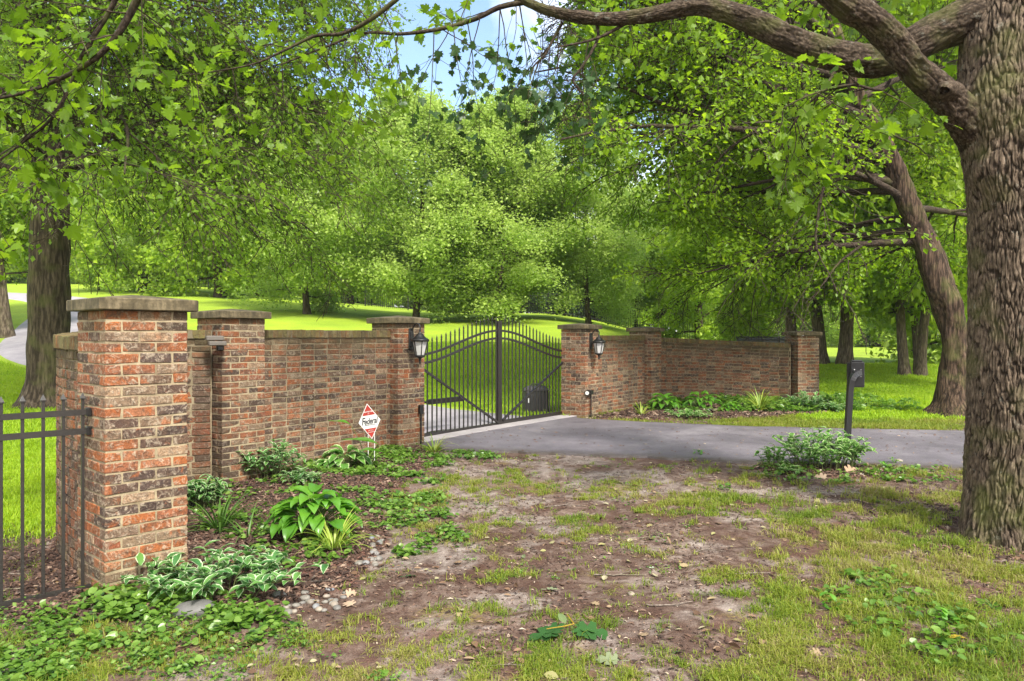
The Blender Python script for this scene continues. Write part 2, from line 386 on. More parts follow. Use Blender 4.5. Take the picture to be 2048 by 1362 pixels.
LIMBM = bark_mat('mossy_limb_bark', (.04, .029, .02), (.075, .055, .039), (.13, .10, .073), (24, 24, 24), depth=.008, lichen=.35, usefur=True)
TWIGM = bark_mat('twig_bark', (.02, .014, .010), (.05, .036, .026), (.09, .07, .052), (20, 20, 20), depth=.003)
GROUND, ASPH = ground_mat(), asphalt_mat()

# ------------------------------------------------------------------ terrain
WA = R(53)                                   # heading of the wall and gate line
def path_edges():
    near = np.array([(-1.35, 10.45), (-1.0, 9.95), (-.35, 9.75), (.5, 9.62), (1.6, 9.4), (2.9, 9.1), (4.2, 8.9), (5.3, 8.72), (8, 8.3), (14, 7.6), (26, 6.5)])
    far = np.array([(1.15, 13.35), (1.55, 13.1), (2.2, 12.8), (2.9, 12.5), (3.7, 12.2), (4.8, 11.95), (5.8, 11.8), (6.9, 11.6), (10, 11.2), (16, 10.4), (28, 9.3)])
    return near, far
def g0(X, Y):
    X, Y = np.asarray(X, float), np.asarray(Y, float)
    Yc = np.maximum(Y, 1)
    z = .14*smooth(4.6, 12.5, Y)
    u = X/np.maximum(Yc, 6)
    t = np.clip(Y-15, 0, 95)
    f = 1.9*(1-np.exp(-(t/11)**1.5))+.03*t
    A = 1-smooth(.03, .34, u)
    left = smooth(-.05, -.5, u)*.06*np.clip(Y-25, 0, 60)+.03*np.clip(-X-3, 0, 6)*smooth(9, 14, Y)
    right = .5*smooth(15, 25, Y)*(1-A)
    return z+A*(f+left)+right
def g(X, Y): return g0(X, Y)
def gz(X, Y): return float(g0(X, Y))
def seg_dist(X, Y, pts):
    d = np.full(np.shape(X), 1e9)
    for a, b in zip(pts[:-1], pts[1:]):
        ax, ay = a; bx, by = b; L = (bx-ax)**2+(by-ay)**2
        t = np.clip(((X-ax)*(bx-ax)+(Y-ay)*(by-ay))/L, 0, 1)
        d = np.minimum(d, np.hypot(X-ax-t*(bx-ax), Y-ay-t*(by-ay)))
    return d
def poly_in(X, Y, poly):
    ins = np.zeros(np.shape(X), bool); n = len(poly)
    for i in range(n):
        x1, y1 = poly[i]; x2, y2 = poly[(i+1) % n]
        c = ((y1 > Y) != (y2 > Y)) & (X < (x2-x1)*(Y-y1)/(y2-y1+1e-12)+x1); ins ^= c
    return ins
near_e, far_e = path_edges()
DRIVE = [tuple(p) for p in near_e]+[tuple(p) for p in far_e[::-1]]+[(.6, 14.0), (-.6, 13.0), (-1.6, 11.6)]
INNER = resample(np.array([(-.35, 12.3, 0), (-1.6, 13.6, 0), (-3.6, 15.3, 0), (-7, 17.6, 0), (-10.5, 19.6, 0), (-13.4, 22, 0), (-15.6, 26, 0), (-17.6, 30, 0), (-22, 36, 0), (-31, 42, 0), (-45, 47, 0)]), 70)
def signed_bed(X, Y):
    # planted beds: 1 inside
    left = poly_in(X, Y, [(-2.9, 4.3), (-2.4, 4.35), (-1.55, 4.45), (-1.02, 4.75), (-.98, 5.9), (-1.25, 7.0), (-1.1, 8.3), (-.9, 9.7), (-1.4, 10.4), (-3.6, 8.2), (-3.7, 6.2)])
    right = poly_in(X, Y, [(1.35, 13.3), (2.6, 13.15), (4.4, 13.4), (6.2, 14.4), (7.0, 15.2), (6.9, 16.6), (4, 17.4), (2.8, 15.8)])
    isl = ((X-3.7)/.95)**2+((Y-8.55)/.33)**2 < 1
    return left | right | isl
def lawn_mask(X, Y):
    # 1 where lawn: behind the wall line, and beyond the right end of the wall
    wx, wy = -3.05, 7.9
    s = -(X-wx)*sin(WA)+(Y-wy)*cos(WA)      # distance behind the wall line
    a = smooth(-.1, .5, s)
    u = X/np.maximum(Y, .5)
    b = smooth(12.6, 13.6, Y-.0*X)*smooth(.36, .40, u)
    c = smooth(5.6, 6.6, Y)*smooth(-3.2, -3.6, X)
    return np.clip(a+b+c, 0, 1)
def grass_density(X, Y):
    u = X/np.maximum(Y, .5)
    base = .17+.42*smooth(.12, .5, u)*smooth(9.2, 7, Y)+.26*smooth(4.7, 3.6, Y)+.2*smooth(-.3, -.1, u)*smooth(5.2, 4.3, Y)
    base = base+.5*smooth(.44, .58, u)*smooth(5.8, 4.6, Y)
    base = base+.55*smooth(11.6, 12.6, Y)*smooth(.2, .3, u)
    base = base-.15*smooth(8.2, 9.2, Y)*(Y < 11)
    pn = fbm(X*1.1+3, Y*1.3, 0, 4)*.8+.8*fbm(X*4, Y*4.5, 2, 3)
    d = smooth(.0, .40, base-.27+pn)
    return d
def wet_mask(X, Y):
    u = X/np.maximum(Y, .5)
    n = fbm(X*2.1+9, Y*2.6+4, 5, 5)
    return .8*smooth(.0, .25, n+.22*smooth(6, 8.2, Y)*smooth(9.8, 9.3, Y)*smooth(-.2, -.05, u)*smooth(.3, .15, u)-.08)*(Y < 12)

ny = 760
s = np.linspace(-np.arcsinh(180/2.2), np.arcsinh(420/2.2), ny); gy = 5.2+2.2*np.sinh(s)
s = np.linspace(-np.arcsinh(300/2.4), np.arcsinh(300/2.4), ny); gx = 2.4*np.sinh(s)
GX, GY = np.meshgrid(gx, gy)
inD = poly_in(GX, GY, DRIVE)
dd = np.minimum(seg_dist(GX, GY, [tuple(p) for p in near_e]), 1)
dI = seg_dist(GX, GY, [tuple(p[:2]) for p in INNER])
rough = (1-smooth(11.5, 14, GY))*np.where(inD, 0, 1)*smooth(0, .25, dd)
bedm = signed_bed(GX, GY)
near_amp = smooth(30, 12, np.hypot(GX, GY))
GZ = g(GX, GY)+rough*(.035*fbm(GX*1.2, GY*1.2, 0, 3)+.018*fbm(GX*6, GY*6, 1, 4)+.010*fbm(GX*17, GY*17, 3, 3))*near_amp
GZ = GZ+.03*fbm(GX*.8, GY*.8, 7, 3)*smooth(14, 20, GY)*smooth(2.2, 3.5, dI)
GZ = np.where(bedm, GZ+.02, GZ)
i, j = np.meshgrid(np.arange(ny-1), np.arange(ny-1), indexing='ij')
fc = np.stack([i*ny+j, i*ny+j+1, (i+1)*ny+j+1, (i+1)*ny+j], 2).reshape(-1, 4)
b = MB()
gd = grass_density(GX, GY)
b.add(np.stack([GX, GY, GZ], 2).reshape(-1, 3), fc, 0, lawn=lawn_mask(GX, GY).ravel()*(~bedm).ravel(),
      mulch=(bedm*1.0+.35*gd*(~bedm)).ravel().clip(0, 1), wet=(wet_mask(GX, GY)*(~bedm)).ravel(),
      mossy=(.75*gd*smooth(.0, .3, fbm(GX*2.3, GY*2.3, 9, 3))).ravel())
tag(b.build('ground', GROUND, smooth=True), kind='structure')
def gs(X, Y):        # sampled ground with its roughness (near part)
    X, Y = np.asarray(X, float), np.asarray(Y, float)
    ix = np.clip(np.searchsorted(gx, X)-1, 0, ny-2); iy = np.clip(np.searchsorted(gy, Y)-1, 0, ny-2)
    fx = (X-gx[ix])/(gx[ix+1]-gx[ix]); fy = (Y-gy[iy])/(gy[iy+1]-gy[iy])
    return (GZ[iy, ix]*(1-fx)*(1-fy)+GZ[iy, ix+1]*fx*(1-fy)+GZ[iy+1, ix]*(1-fx)*fy+GZ[iy+1, ix+1]*fx*fy)
def G(x, y): return float(gs(x, y))

# driveway
def strip(A, B, nu, nv, lift, name, mat, skirt=.08, dirty=None, cuts=None):
    A, B = resample(np.c_[A, np.zeros(len(A))], nu), resample(np.c_[B, np.zeros(len(B))], nu)
    rg = rng(5); wob = fbm(np.arange(nu)*.35, 0, 0, 4)*.12
    A = A.copy(); A[:, 1] += wob; B = B.copy(); B[:, 1] += fbm(np.arange(nu)*.3, 4, 0, 3)*.09
    t = np.linspace(0, 1, nv); XY = A[:, None]*(1-t)[None, :, None]+B[:, None]*t[None, :, None]
    Z = g(XY[..., 0], XY[..., 1])+lift
    Z[:, 0] -= .004; Z[:, -1] -= .004
    V = np.stack([XY[..., 0], XY[..., 1], Z], 2)
    lo, hi = V[:, :1].copy(), V[:, -1:].copy(); lo[..., 2] -= skirt; hi[..., 2] -= skirt; lo[..., 1] -= .02; hi[..., 1] += .02
    V = np.concatenate([lo, V, hi], 1); k = nv+2
    i, j = np.meshgrid(np.arange(nu-1), np.arange(k-1), indexing='ij')
    f = np.stack([i*k+j, (i+1)*k+j, (i+1)*k+j+1, i*k+j+1], 2).reshape(-1, 4)
    m = MB(); e = np.zeros((nu, k)); e[:, :5] = np.array([1, 1, .7, .35, .1]); e[:, -3:] = np.array([.3, .8, .9])
    m.add(V.reshape(-1, 3), f, 0, dirty=e.ravel())
    return m.build(name, mat, smooth=False)
o = strip(near_e, far_e, 240, 40, .03, 'driveway', ASPH); tag(o, kind='structure')
# concrete strip under the gate and the inner drive
GS = np.array([-1.19, 11.0]); GD = np.array([cos(WA), sin(WA)]); GN = np.array([-sin(WA), cos(WA)])
CONC = concrete_mat('pale_concrete', (.27, .245, .25), (.40, .37, .37))
INPAV = concrete_mat('pale_worn_paving', (.26, .235, .26), (.36, .33, .355))
m = MB(); q = []
a0, a1 = GS-GD*.9-GN*.32, GS+GD*3.75-GN*.32
nq = 60; V = []
for k in range(nq):
    p0 = a0+(a1-a0)*k/(nq-1); p1 = p0+GN*(.55)
    for p in (p0-GN*.01, p0, p1, p1+GN*.01): V.append([p[0], p[1], gz(*p)+.036-(.08 if p is not p0 and p is not p1 else 0)])
V = np.array(V); i, j = np.meshgrid(np.arange(nq-1), np.arange(3), indexing='ij')
m.add(V, np.stack([i*4+j, (i+1)*4+j, (i+1)*4+j+1, i*4+j+1], 2).reshape(-1, 4)); tag(m.build('gate_threshold_path', CONC), kind='structure')
# fill between driveway strip start and threshold
m = MB(); V = []; a0, a1 = near_e[0], far_e[0]; b0, b1 = GS-GD*.55-GN*.30, GS+GD*3.55-GN*.30
for k in range(30):
    for t in np.linspace(0, 1, 10):
        p = (a0+(a1-a0)*k/29)*(1-t)+(b0+(b1-b0)*k/29)*t; V.append([p[0], p[1], gz(*p)+.0285])
i, j = np.meshgrid(np.arange(29), np.arange(9), indexing='ij')
m.add(np.array(V), np.stack([i*10+j, (i+1)*10+j, (i+1)*10+j+1, i*10+j+1], 2).reshape(-1, 4), dirty=0.0); tag(m.build('driveway_apron_road', ASPH), kind='structure')
tn = np.gradient(INNER[:, :2], axis=0); tn /= np.linalg.norm(tn, axis=1)[:, None]; nn_ = np.c_[-tn[:, 1], tn[:, 0]]
m = MB(); V = []
for k, (p, q_) in enumerate(zip(INNER, nn_)):
    for t in np.linspace(-1, 1, 9):
        x, y = p[:2]+q_*t*1.6; V.append([x, y, gz(x, y)+.035-(.07 if abs(t) == 1 else 0)])
i, j = np.meshgrid(np.arange(len(INNER)-1), np.arange(8), indexing='ij')
m.add(np.array(V), np.stack([i*9+j, i*9+j+1, (i+1)*9+j+1, (i+1)*9+j], 2).reshape(-1, 4)); tag(m.build('inner_drive_road', INPAV, smooth=True), kind='structure')

# ------------------------------------------------------------------ brickwork
CH = .0677; BL = .2032; JT = .0118
def brick(mb, c, size, rot, r_, grime, moss, jit=.0012):
    v, f = bevbox(size, .0035)
    v = v+rg_b.normal(0, jit*1.6, (8, 3))[np.repeat(np.arange(8), 3)]+rg_b.normal(0, .0005, (24, 3))
    ca, sa = cos(rot), sin(rot)
    v = np.stack([v[:, 0]*ca-v[:, 1]*sa, v[:, 0]*sa+v[:, 1]*ca, v[:, 2]], 1)+np.asarray(c)
    gr = grime(v) if callable(grime) else grime
    mb.add(v, f, 0, rnd=r_, grime=gr, moss=moss(v) if callable(moss) else moss)
rg_b = rng(11)
PW = .508
def pillar(cx, cy, rot, zb, zt, label, dark=0.0, warm=False, stain=None):
    """brick pier: centre cx, cy; zb base, zt top of the brickwork"""
    root = empty('brick_pillar', (cx, cy, zb), label, 'pillar', 'brick gate and wall pillars')
    mb = MB(); n = int(math.ceil((zt-zb)/CH)); h = PW/2; w = .0925
    mb.box((cx, cy, (zt+zb)/2-.02), (PW-.009, PW-.009, zt-zb+.03), rot, 1, grime=dark*.35, rnd=0, moss=0)
    ca, sa = cos(rot), sin(rot)
    for k in range(n):
        zc = zt-(k+.5)*CH
        for side in range(4):
            a = rot+side*pi/2; c, s_ = cos(a), sin(a)
            for q in range(2):
                LP = (PW-w-2*JT)/2; off = (-h+LP/2+q*(LP+JT))*(1 if k % 2 == 0 else -1)
                # local: along x at y=-h+w/2
                lx, ly = off, -h+w/2
                x, y = cx+lx*c-ly*s_, cy+lx*s_+ly*c
                gr = dark+.25*smooth(zb+.25, zb, zc)+(.35*smooth(zt-.12, zt, zc))
                st = stain(x, y, zc) if stain else 0
                rv = rg_b.random()
                if warm and rv < .18 and rg_b.random() < .5: rv = .97
                if dark and rv > .9 and rg_b.random() < .6: rv = .55
                brick(mb, (x, y, zc+rg_b.normal(0, .0012)), (LP+rg_b.normal(0, .001), w, CH-JT+rg_b.normal(0, .0012)), a, rv, np.clip(gr+st, 0, .95), .55*smooth(zb+.35, zb+.02, zc)*rg_b.random()+.2*smooth(zt-.2, zt, zc))
    mb.build('shaft', [BRICK, MORTAR], root)
    # capstone
    m = MB(); W = PW/2+.05; t = .075; z = zt-.002; bv = .006
    pr = [(W-bv, z), (W, z+bv), (W, z+t-bv), (W-bv, z+t), (W*.5, z+t+.019), (.001, z+t+.036)]
    m.lathe([(r_*math.sqrt(2), zz) for r_, zz in pr], (0, 0, 0), 4, ang=pi/4)
    m.add([[-W+bv, -W+bv, z], [W-bv, -W+bv, z], [W-bv, W-bv, z], [-W+bv, W-bv, z]], [(3, 2, 1, 0)])
    for q in range(len(m.V)):
        v = m.V[q].copy(); v = np.stack([v[:, 0]*ca-v[:, 1]*sa+cx, v[:, 0]*sa+v[:, 1]*ca+cy, v[:, 2]], 1); m.V[q] = v
    m.build('capstone', CAPM, root)
    return root
def wall(pts, ztop, zbase, label, th=.20, dark=.0, stain=None, head=0, rec=.0045):
    """curved brick wall along plan points; ztop(s) top of coping, s in 0..1"""
    p = resample(np.c_[np.array(pts), np.zeros(len(pts))], 400)[:, :2]
    d = np.concatenate([[0], np.cumsum(np.linalg.norm(np.diff(p, axis=0), axis=1))]); L = d[-1]
    tg = np.gradient(p, axis=0); tg /= np.linalg.norm(tg, axis=1)[:, None]
    def at(s): return np.array([np.interp(s, d, p[:, 0]), np.interp(s, d, p[:, 1])]), math.atan2(np.interp(s, d, tg[:, 1]), np.interp(s, d, tg[:, 0]))
    c0, _ = at(L/2)
    root = empty('brick_wall', (c0[0], c0[1], zbase), label, 'wall', 'brick garden wall sections')
    mb = MB(); hc = .092
    nsec = max(2, int(L/.15)); V = []
    for k in range(nsec+1):
        (x, y), a = at(L*k/nsec); nx, ny_ = -sin(a), cos(a)
        for sgn, zz in ((-1, zbase-.05), (-1, ztop(k/nsec)-hc), (1, ztop(k/nsec)-hc), (1, zbase-.05)):
            V.append([x+nx*sgn*(th/2-rec), y+ny_*sgn*(th/2-rec), zz])
    fs = [(k*4+q, (k+1)*4+q, (k+1)*4+(q+1) % 4, k*4+(q+1) % 4) for k in range(nsec) for q in range(4)]
    V = np.array(V); mb.add(V, fs, 1, grime=np.clip(dark*.35+.5*smooth(.25, .02, ztop(.5)-V[:, 2]), 0, 1), rnd=0, moss=0)
    nc = int(math.ceil((ztop(0)-hc-zbase)/CH))+3
    for k in range(nc):
        s = (0 if k % 2 else -BL/2)+(.03*rg_b.random() if k % 3 == 0 else 0)
        while s < L:
            bl = BL/2 if s/L < head else BL
            s0, s1 = max(s, 0), min(s+bl, L); s += bl
            if s1-s0 < .03: continue
            sm = (s0+s1)/2; (x, y), a = at(sm); zt = ztop(sm/L)-hc-JT*.5; zc = zt-(k+.5)*CH
            if zc < zbase-.1: continue
            dz = ztop(0)-hc-JT*.5-(k+.5)*CH
            for sgn in (-1, 1):
                xx, yy = x-sin(a)*sgn*(th/2-.046), y+cos(a)*sgn*(th/2-.046)
                top = smooth(.30, .0, zt-zc)*(.35+.65*(fbm(sm*3, k*.2)*.5+.5))
                st = stain(xx, yy, zc) if stain else 0
                rv = rg_b.random()
                if dark and rv > .87 and rg_b.random() < .5: rv = .4+.3*rg_b.random()
                brick(mb, (xx, yy, zc+rg_b.normal(0, .0012)), (s1-s0-JT+rg_b.normal(0, .0015), .092, CH-JT+rg_b.normal(0, .001)), a, rv, np.clip(dark+.62*top+st+.2*smooth(zbase+.2, zbase, zc), 0, .95), .35*top+.4*rg_b.random()*smooth(zbase+.3, zbase, zc))
    mb.build('brickwork', [BRICK, MORTAR], root)
    m = MB(); s = 0
    while s < L-.02:
        w = min(CH, L-s); (x, y), a = at(s+w/2)
        brick(m, (x, y, ztop((s+w/2)/L)-hc/2+rg_b.normal(0, .0015)), (w-.006, th+.035+rg_b.normal(0, .003), hc), a, .15+.5*rg_b.random(), .5+.3*rg_b.random(), .35+.5*rg_b.random()); s += CH
    # mortar bed of the coping
    V = []
    for k in range(nsec+1):
        (x, y), a = at(L*k/nsec); nx, ny_ = -sin(a), cos(a)
        for sgn, zz in ((-1, ztop(k/nsec)-hc+.001), (-1, ztop(k/nsec)-.005), (1, ztop(k/nsec)-.005), (1, ztop(k/nsec)-hc+.001)):
            V.append([x+nx*sgn*(th/2+.012), y+ny_*sgn*(th/2+.012), zz])
    m.add(np.array(V), fs, 1, grime=.7, rnd=0, moss=0)
    m.build('coping', [BRICK, MORTAR], root)
    return root
def centre(px, d, rot):         # pier centre from its near corner
    X = (px-1024)/F*d; h = PW/2
    return X+h*cos(rot)-h*sin(rot), d+h*sin(rot)+h*cos(rot)
A1 = R(47)
P1 = centre(210, 4.6, A1); P2 = centre(444, 7.85, R(51)); P3 = centre(796, 9.96, WA); P4 = centre(1171, 13.5, R(56)); P5 = centre(1303, 15.6, R(55)); P6 = centre(1596, 16.0, R(12))
BT = EYE+.165
def stain2(x, y, z): return .85*math.exp(-((math.hypot(x-(P2[0]-.02), y-(P2[1]-.35)))/.12)**2)*(z < 1.5)
pillar(*P1, A1, -.02, BT-.005, 'tallest nearest brick pillar with mossy stone cap beside the iron fence', warm=True)
pillar(*P2, R(51), .0, BT+.02, 'brick pillar with stone cap right behind the nearest pillar', dark=.26, stain=stain2)
pillar(*P3, WA, .05, BT, 'brick pillar left of the gate carrying a lantern', dark=.26, stain=lambda x, y, z: .35*math.exp(-((math.hypot(x-(P3[0]-.3), y-(P3[1]+.05)))/.2)**2))
pillar(*P4, R(56), .08, BT-.045, 'brick pillar right of the gate carrying a lantern', dark=.1)
pillar(*P5, R(55), .08, BT-.08, 'brick pillar between the two wall sections right of the gate', dark=.26)
pillar(*P6, R(12), .08, BT-.165, 'brick pillar at the far right end of the wall', dark=.3)
def off(p, a, l, s=0): return (p[0]+cos(a)*l-sin(a)*s, p[1]+sin(a)*l+cos(a)*s)
h = PW/2-.01
WT = EYE+.065
w1 = [off(P1, A1+pi/2, h-.02, .13), (-3.07, 5.35), (-3.37, 5.74), (-3.58, 6.3), (-3.66, 7.1), (-3.62, 7.55), (-3.47, 7.86), off(P2, R(51), -h)]
wall(w1, lambda s: EYE-.005+.065*float(smooth(.1, .8, s)), .0, 'curved brick wall section hidden partly behind the nearest pillar', dark=.28, head=.82, rec=.012,
     stain=lambda x, y, z: .85*math.exp(-((math.hypot(x-(P2[0]-.22), y-(P2[1]-.10)))/.17)**2))
wall([off(P2, R(51), h), ((P2[0]+P3[0])/2+.0, (P2[1]+P3[1])/2), off(P3, WA, -h)], lambda s: WT, .0, 'straight brick wall section between two pillars left of the gate', dark=.24,
     stain=lambda x, y, z: .55*math.exp(-((x+2.28)/.16)**2)*float(smooth(1.0, 1.55, z))*(.5+.5*fbm(x*9, z*6))+.3*math.exp(-((math.hypot(x-(P3[0]-.3), y-(P3[1]-.2)))/.14)**2))
wall([off(P4, R(56), h), ((P4[0]+P5[0])/2, (P4[1]+P5[1])/2), off(P5, R(55), -h)], lambda s: EYE-.0, .05, 'short brick wall section just right of the right lantern', dark=.2,
     stain=lambda x, y, z: .35*math.exp(-((math.hypot(x-(P5[0]-.3), y-(P5[1]-.1)))/.25)**2))
q5 = off(P5, R(55), h)
wall([q5, (3.75, 16.75), (4.35, 16.95), (5.1, 16.82), off(P6, R(12), -h)], lambda s: EYE-.03-.14*s, .05, 'long curved brick wall section ending at the far right pillar', dark=.38, rec=.008,
     stain=lambda x, y, z: .4*math.exp(-((x-(P6[0]-.32))/.12)**2))

# ------------------------------------------------------------------ gate
def zt_rail(t): return 1.345+.365*float(smooth(0.0, 1.0, t))      # t: 0 at hinge, 1 at meeting post
SP = .1012
def gp(s): return GS+GD*s
SM = 1.62                                                          # meeting point along the gate line
def gate_leaf(s_h, s_m, label, zb):
    sg = 1 if s_m > s_h else -1; L = abs(s_m-s_h)
    c = gp(s_h); root = empty('gate_leaf', (c[0], c[1], zb), label, 'gate')
    def pt(t, z): q = gp(s_h+sg*L*t); return np.array([q[0], q[1], z])
    def box(name, t, z0, z1, w, par=root):
        m = MB(); q = pt(t, 0); m.box((q[0], q[1], (z0+z1)/2), (w, w, z1-z0), WA, bev=.003); return m.build(name, GATEM, par)
    box('hinge_stile', 0.012, zb, 1.60, .05)
    e = box('meeting_stile', 1-.022/L, zb, 1.87, .058)
    for name, dz, w in (('upper_rail', 0, .034), ('middle_rail', -.125, .034)):
        m = MB(); T = np.linspace(.02, .985, 30)
        pts = np.array([pt(t, zt_rail(t)+dz) for t in T]); side = np.array([*GN, 0])*.014
        V = np.concatenate([np.stack([q_-side-(0, 0, w/2), q_+side-(0, 0, w/2), q_+side+(0, 0, w/2), q_-side+(0, 0, w/2)]) for q_ in pts])
        fs = [(k*4+q, (k+1)*4+q, (k+1)*4+(q+1) % 4, k*4+(q+1) % 4) for k in range(29) for q in range(4)]
        m.add(V, fs); m.build(name, GATEM, root)
    m = MB(); m.bar(pt(.02, zb+.045), pt(.98, zb+.045), .036, .075); m.build('bottom_rail', GATEM, root)
    m = MB(); m.bar(pt(.03, zt_rail(0)-.16)+np.array([*GN, 0])*-.03, pt(.97, zb+.085)+np.array([*GN, 0])*-.03, .032, .03); m.build('diagonal_brace', GATEM, root)
    n = 18
    for k in range(n):
        t = (L-.075-SP*(n-1-k))/L if sg > 0 else (L-.16-SP*(n-1-k))/L
        if t < .03: continue
        q = pt(t, 0); top = zt_rail(t)+.155
        m = MB(); m.box((q[0], q[1], (zb+.06+top)/2), (.0165, .0165, top-zb-.06), WA)
        m.lathe([(.0135, top), (.0135, top+.006), (.007, top+.012), (.006, top+.016), (.017, top+.02), (.017, top+.026), (.008, top+.032), (.013, top+.042), (.0005, top+.085)], (q[0], q[1], 0), 8)
        m.build('picket', GATEM, root)
    return root
gate_leaf(-.33, SM, 'left leaf of the arched iron driveway gate, nearer the camera', .125)
gate_leaf(SM+2.02, SM+.002, 'right leaf of the arched iron driveway gate, farther from the camera', .155)
# hinge posts
c = gp(SM+2.13)
r_ = empty('gate_post', (c[0], c[1], .1), 'square dark gate post with hinges against the right gate pillar', 'post')
m = MB(); m.box((c[0], c[1], .87), (.09, .09, 1.58), WA, bev=.004); m.build('post', GATEM, r_)
for z in (1.42, .33):
    m = MB(); q = gp(SM+2.06); m.lathe([(.001, 0), (.026, 0), (.026, .09), (.001, .09)], (q[0], q[1], z), 10); m.box((q[0]+.0, q[1], z+.045), (.09, .03, .03), WA); m.build('hinge', IRON, r_)
m = MB(); m.box((c[0]+.01, c[1]-.01, 1.60), (.12, .05, .14), WA, bev=.004); m.build('hinge_plate', FENCEM, r_)
c = gp(-.42)
r_ = empty('gate_post', (c[0], c[1], .1), 'gate post half hidden behind the left gate pillar', 'post')
m = MB(); m.box((c[0], c[1], .87), (.08, .08, 1.54), WA, bev=.004); m.build('post', GATEM, r_)
# gate operator: arm on the left, housing on the right
r_ = empty('gate_opener_arm', (*(gp(.5)+GN*.25), .45), 'dark horizontal opener arm behind the left gate leaf', 'gate opener')
m = MB(); m.bar(np.array([*(gp(.25)+GN*.3), .62]), np.array([*(gp(.95)+GN*.22), .63]), .07, .075); m.build('arm_housing', GATEM, r_)
m = MB(); m.bar(np.array([*(gp(-.3)+GN*.34), .615]), np.array([*(gp(.25)+GN*.3), .62]), .03, .03); m.build('push_rod', GATEM, r_)
hx, hy = (1072-1024)/F*14.6, 14.6; hz = gz(hx, hy)+.02
r_ = empty('gate_operator_box', (hx, hy, hz), 'dark grey gate motor box on the ground behind the right gate leaf', 'gate motor')
DG = paint_mat('dark_grey_plastic', (.032, .031, .034), .5)
m = MB(); m.box((hx, hy, hz+.2), (.44, .34, .40), R(8), bev=.02); m.build('housing', DG, r_)
m = MB()
for k in range(9):
    a = R(10+k*20); m.tube([np.array([hx-.21+.42*k/8, hy-.182, hz+.02]), np.array([hx-.21+.42*k/8, hy-.182, hz+.36])], .008, 6)
m.build('ribs', DG, r_)
m = MB(); m.lathe([(.34, 0), (.35, .015), (.34, .05), (.27, .085), (.1, .10), (.001, .10)], (0, 0, 0), 4, ang=pi/4)
m.V[0] = m.V[0]*np.array([.96, .76, 1])+np.array([hx, hy, hz+.395]); m.build('lid', DG, r_)
m = MB(); m.tube([(hx-.12, hy-.05, hz+.47), (hx-.08, hy-.05, hz+.53), (hx+.08, hy-.05, hz+.53), (hx+.12, hy-.05, hz+.47)], .012, 8, cap=True); m.build('lid_handle', DG, r_)
m = MB(); m.box((hx-.14, hy-.19, hz+.22), (.05, .008, .085), 0); m.build('label_plate', flat_mat('white_label', (.7, .7, .7)), r_)

# ------------------------------------------------------------------ lanterns
GLASS = flat_mat('frosted_glass', (.50, .49, .48), .25)
def lantern(face, ang, label):
    """face: point on the pier face, ang: heading of the outward normal; built in a local frame with +x outward"""
    root = empty('wall_lantern', (*face,), label, 'lantern', 'wall lanterns on the gate pillars', rz=ang)
    def bl(m, name, mat, par=root, smooth=True): return m.build(name, mat, par, smooth=smooth, loc=(0, 0, 0))
    m = MB(); m.box((.012, 0, 0), (.024, .09, .29), 0, bev=.01); m.box((.03, 0, 0), (.02, .06, .22), 0, bev=.009); bl(m, 'back_plate', IRON, smooth=False)
    t = np.linspace(0, 1, 22); arc = [(.03, 0, .02), (.035, 0, .10), (.06, 0, .17), (.11, 0, .205), (.16, 0, .19), (.18, 0, .15), (.175, 0, .115)]
    m = MB(); m.tube(resample(arc, 24), np.linspace(.011, .009, 24), 8, cap=True); bl(m, 'curved_arm', IRON)
    cx = .175
    m = MB()
    for r0, r1 in ((0, 0),):
        m.lathe([(.012, .12), (.016, .11), (.01, .10), (.018, .09), (.02, .075), (.045, .065), (.055, .045), (.085, .015), (.118, -.005), (.125, -.008), (.125, -.03), (.11, -.034), (.001, -.034)], (cx, 0, 0), 24)
    bl(m, 'roof', IRON)
    m = MB(); n = 6
    for k in range(n):
        a = k*2*pi/n+pi/6; c_, s_ = cos(a), sin(a)
        m.bar((cx+.105*c_, .105*s_, -.03), (cx+.062*c_, .062*s_, -.225), .010, .010)
    m.lathe([(.068, -.215), (.07, -.225), (.07, -.235), (.05, -.245), (.02, -.262), (.014, -.28), (.02, -.29), (.012, -.30), (.016, -.315), (.001, -.345)], (cx, 0, 0), n, ang=pi/6)
    m.lathe([(.001, -.22), (.062, -.22)], (cx, 0, 0), n, ang=pi/6)
    bl(m, 'cage', IRON, smooth=False)
    m = MB(); m.lathe([(.099, -.036), (.058, -.218)], (cx, 0, 0), n, ang=pi/6); bl(m, 'glass', GLASS, smooth=False)
    m = MB(); m.lathe([(.001, -.06), (.012, -.062), (.012, -.21), (.001, -.21)], (cx, 0, 0), 10); bl(m, 'candle_tube', flat_mat('cream_tube', (.6, .56, .45)))
    return root
def face_pt(p, rot, along, z, depth=PW/2+.001):   # near face of a pier (normal = rot-90deg)
    c = off(p, rot, along); n = rot-pi/2; return (c[0]+cos(n)*depth, c[1]+sin(n)*depth, z)
f3 = face_pt(P3, WA, -.02, EYE-.045); lantern(f3, WA-pi/2, 'black wall lantern on the brick pillar left of the gate')
f4 = face_pt(P4, R(56), -.07, EYE-.1); lantern(f4, R(56-90), 'black wall lantern on the brick pillar right of the gate')
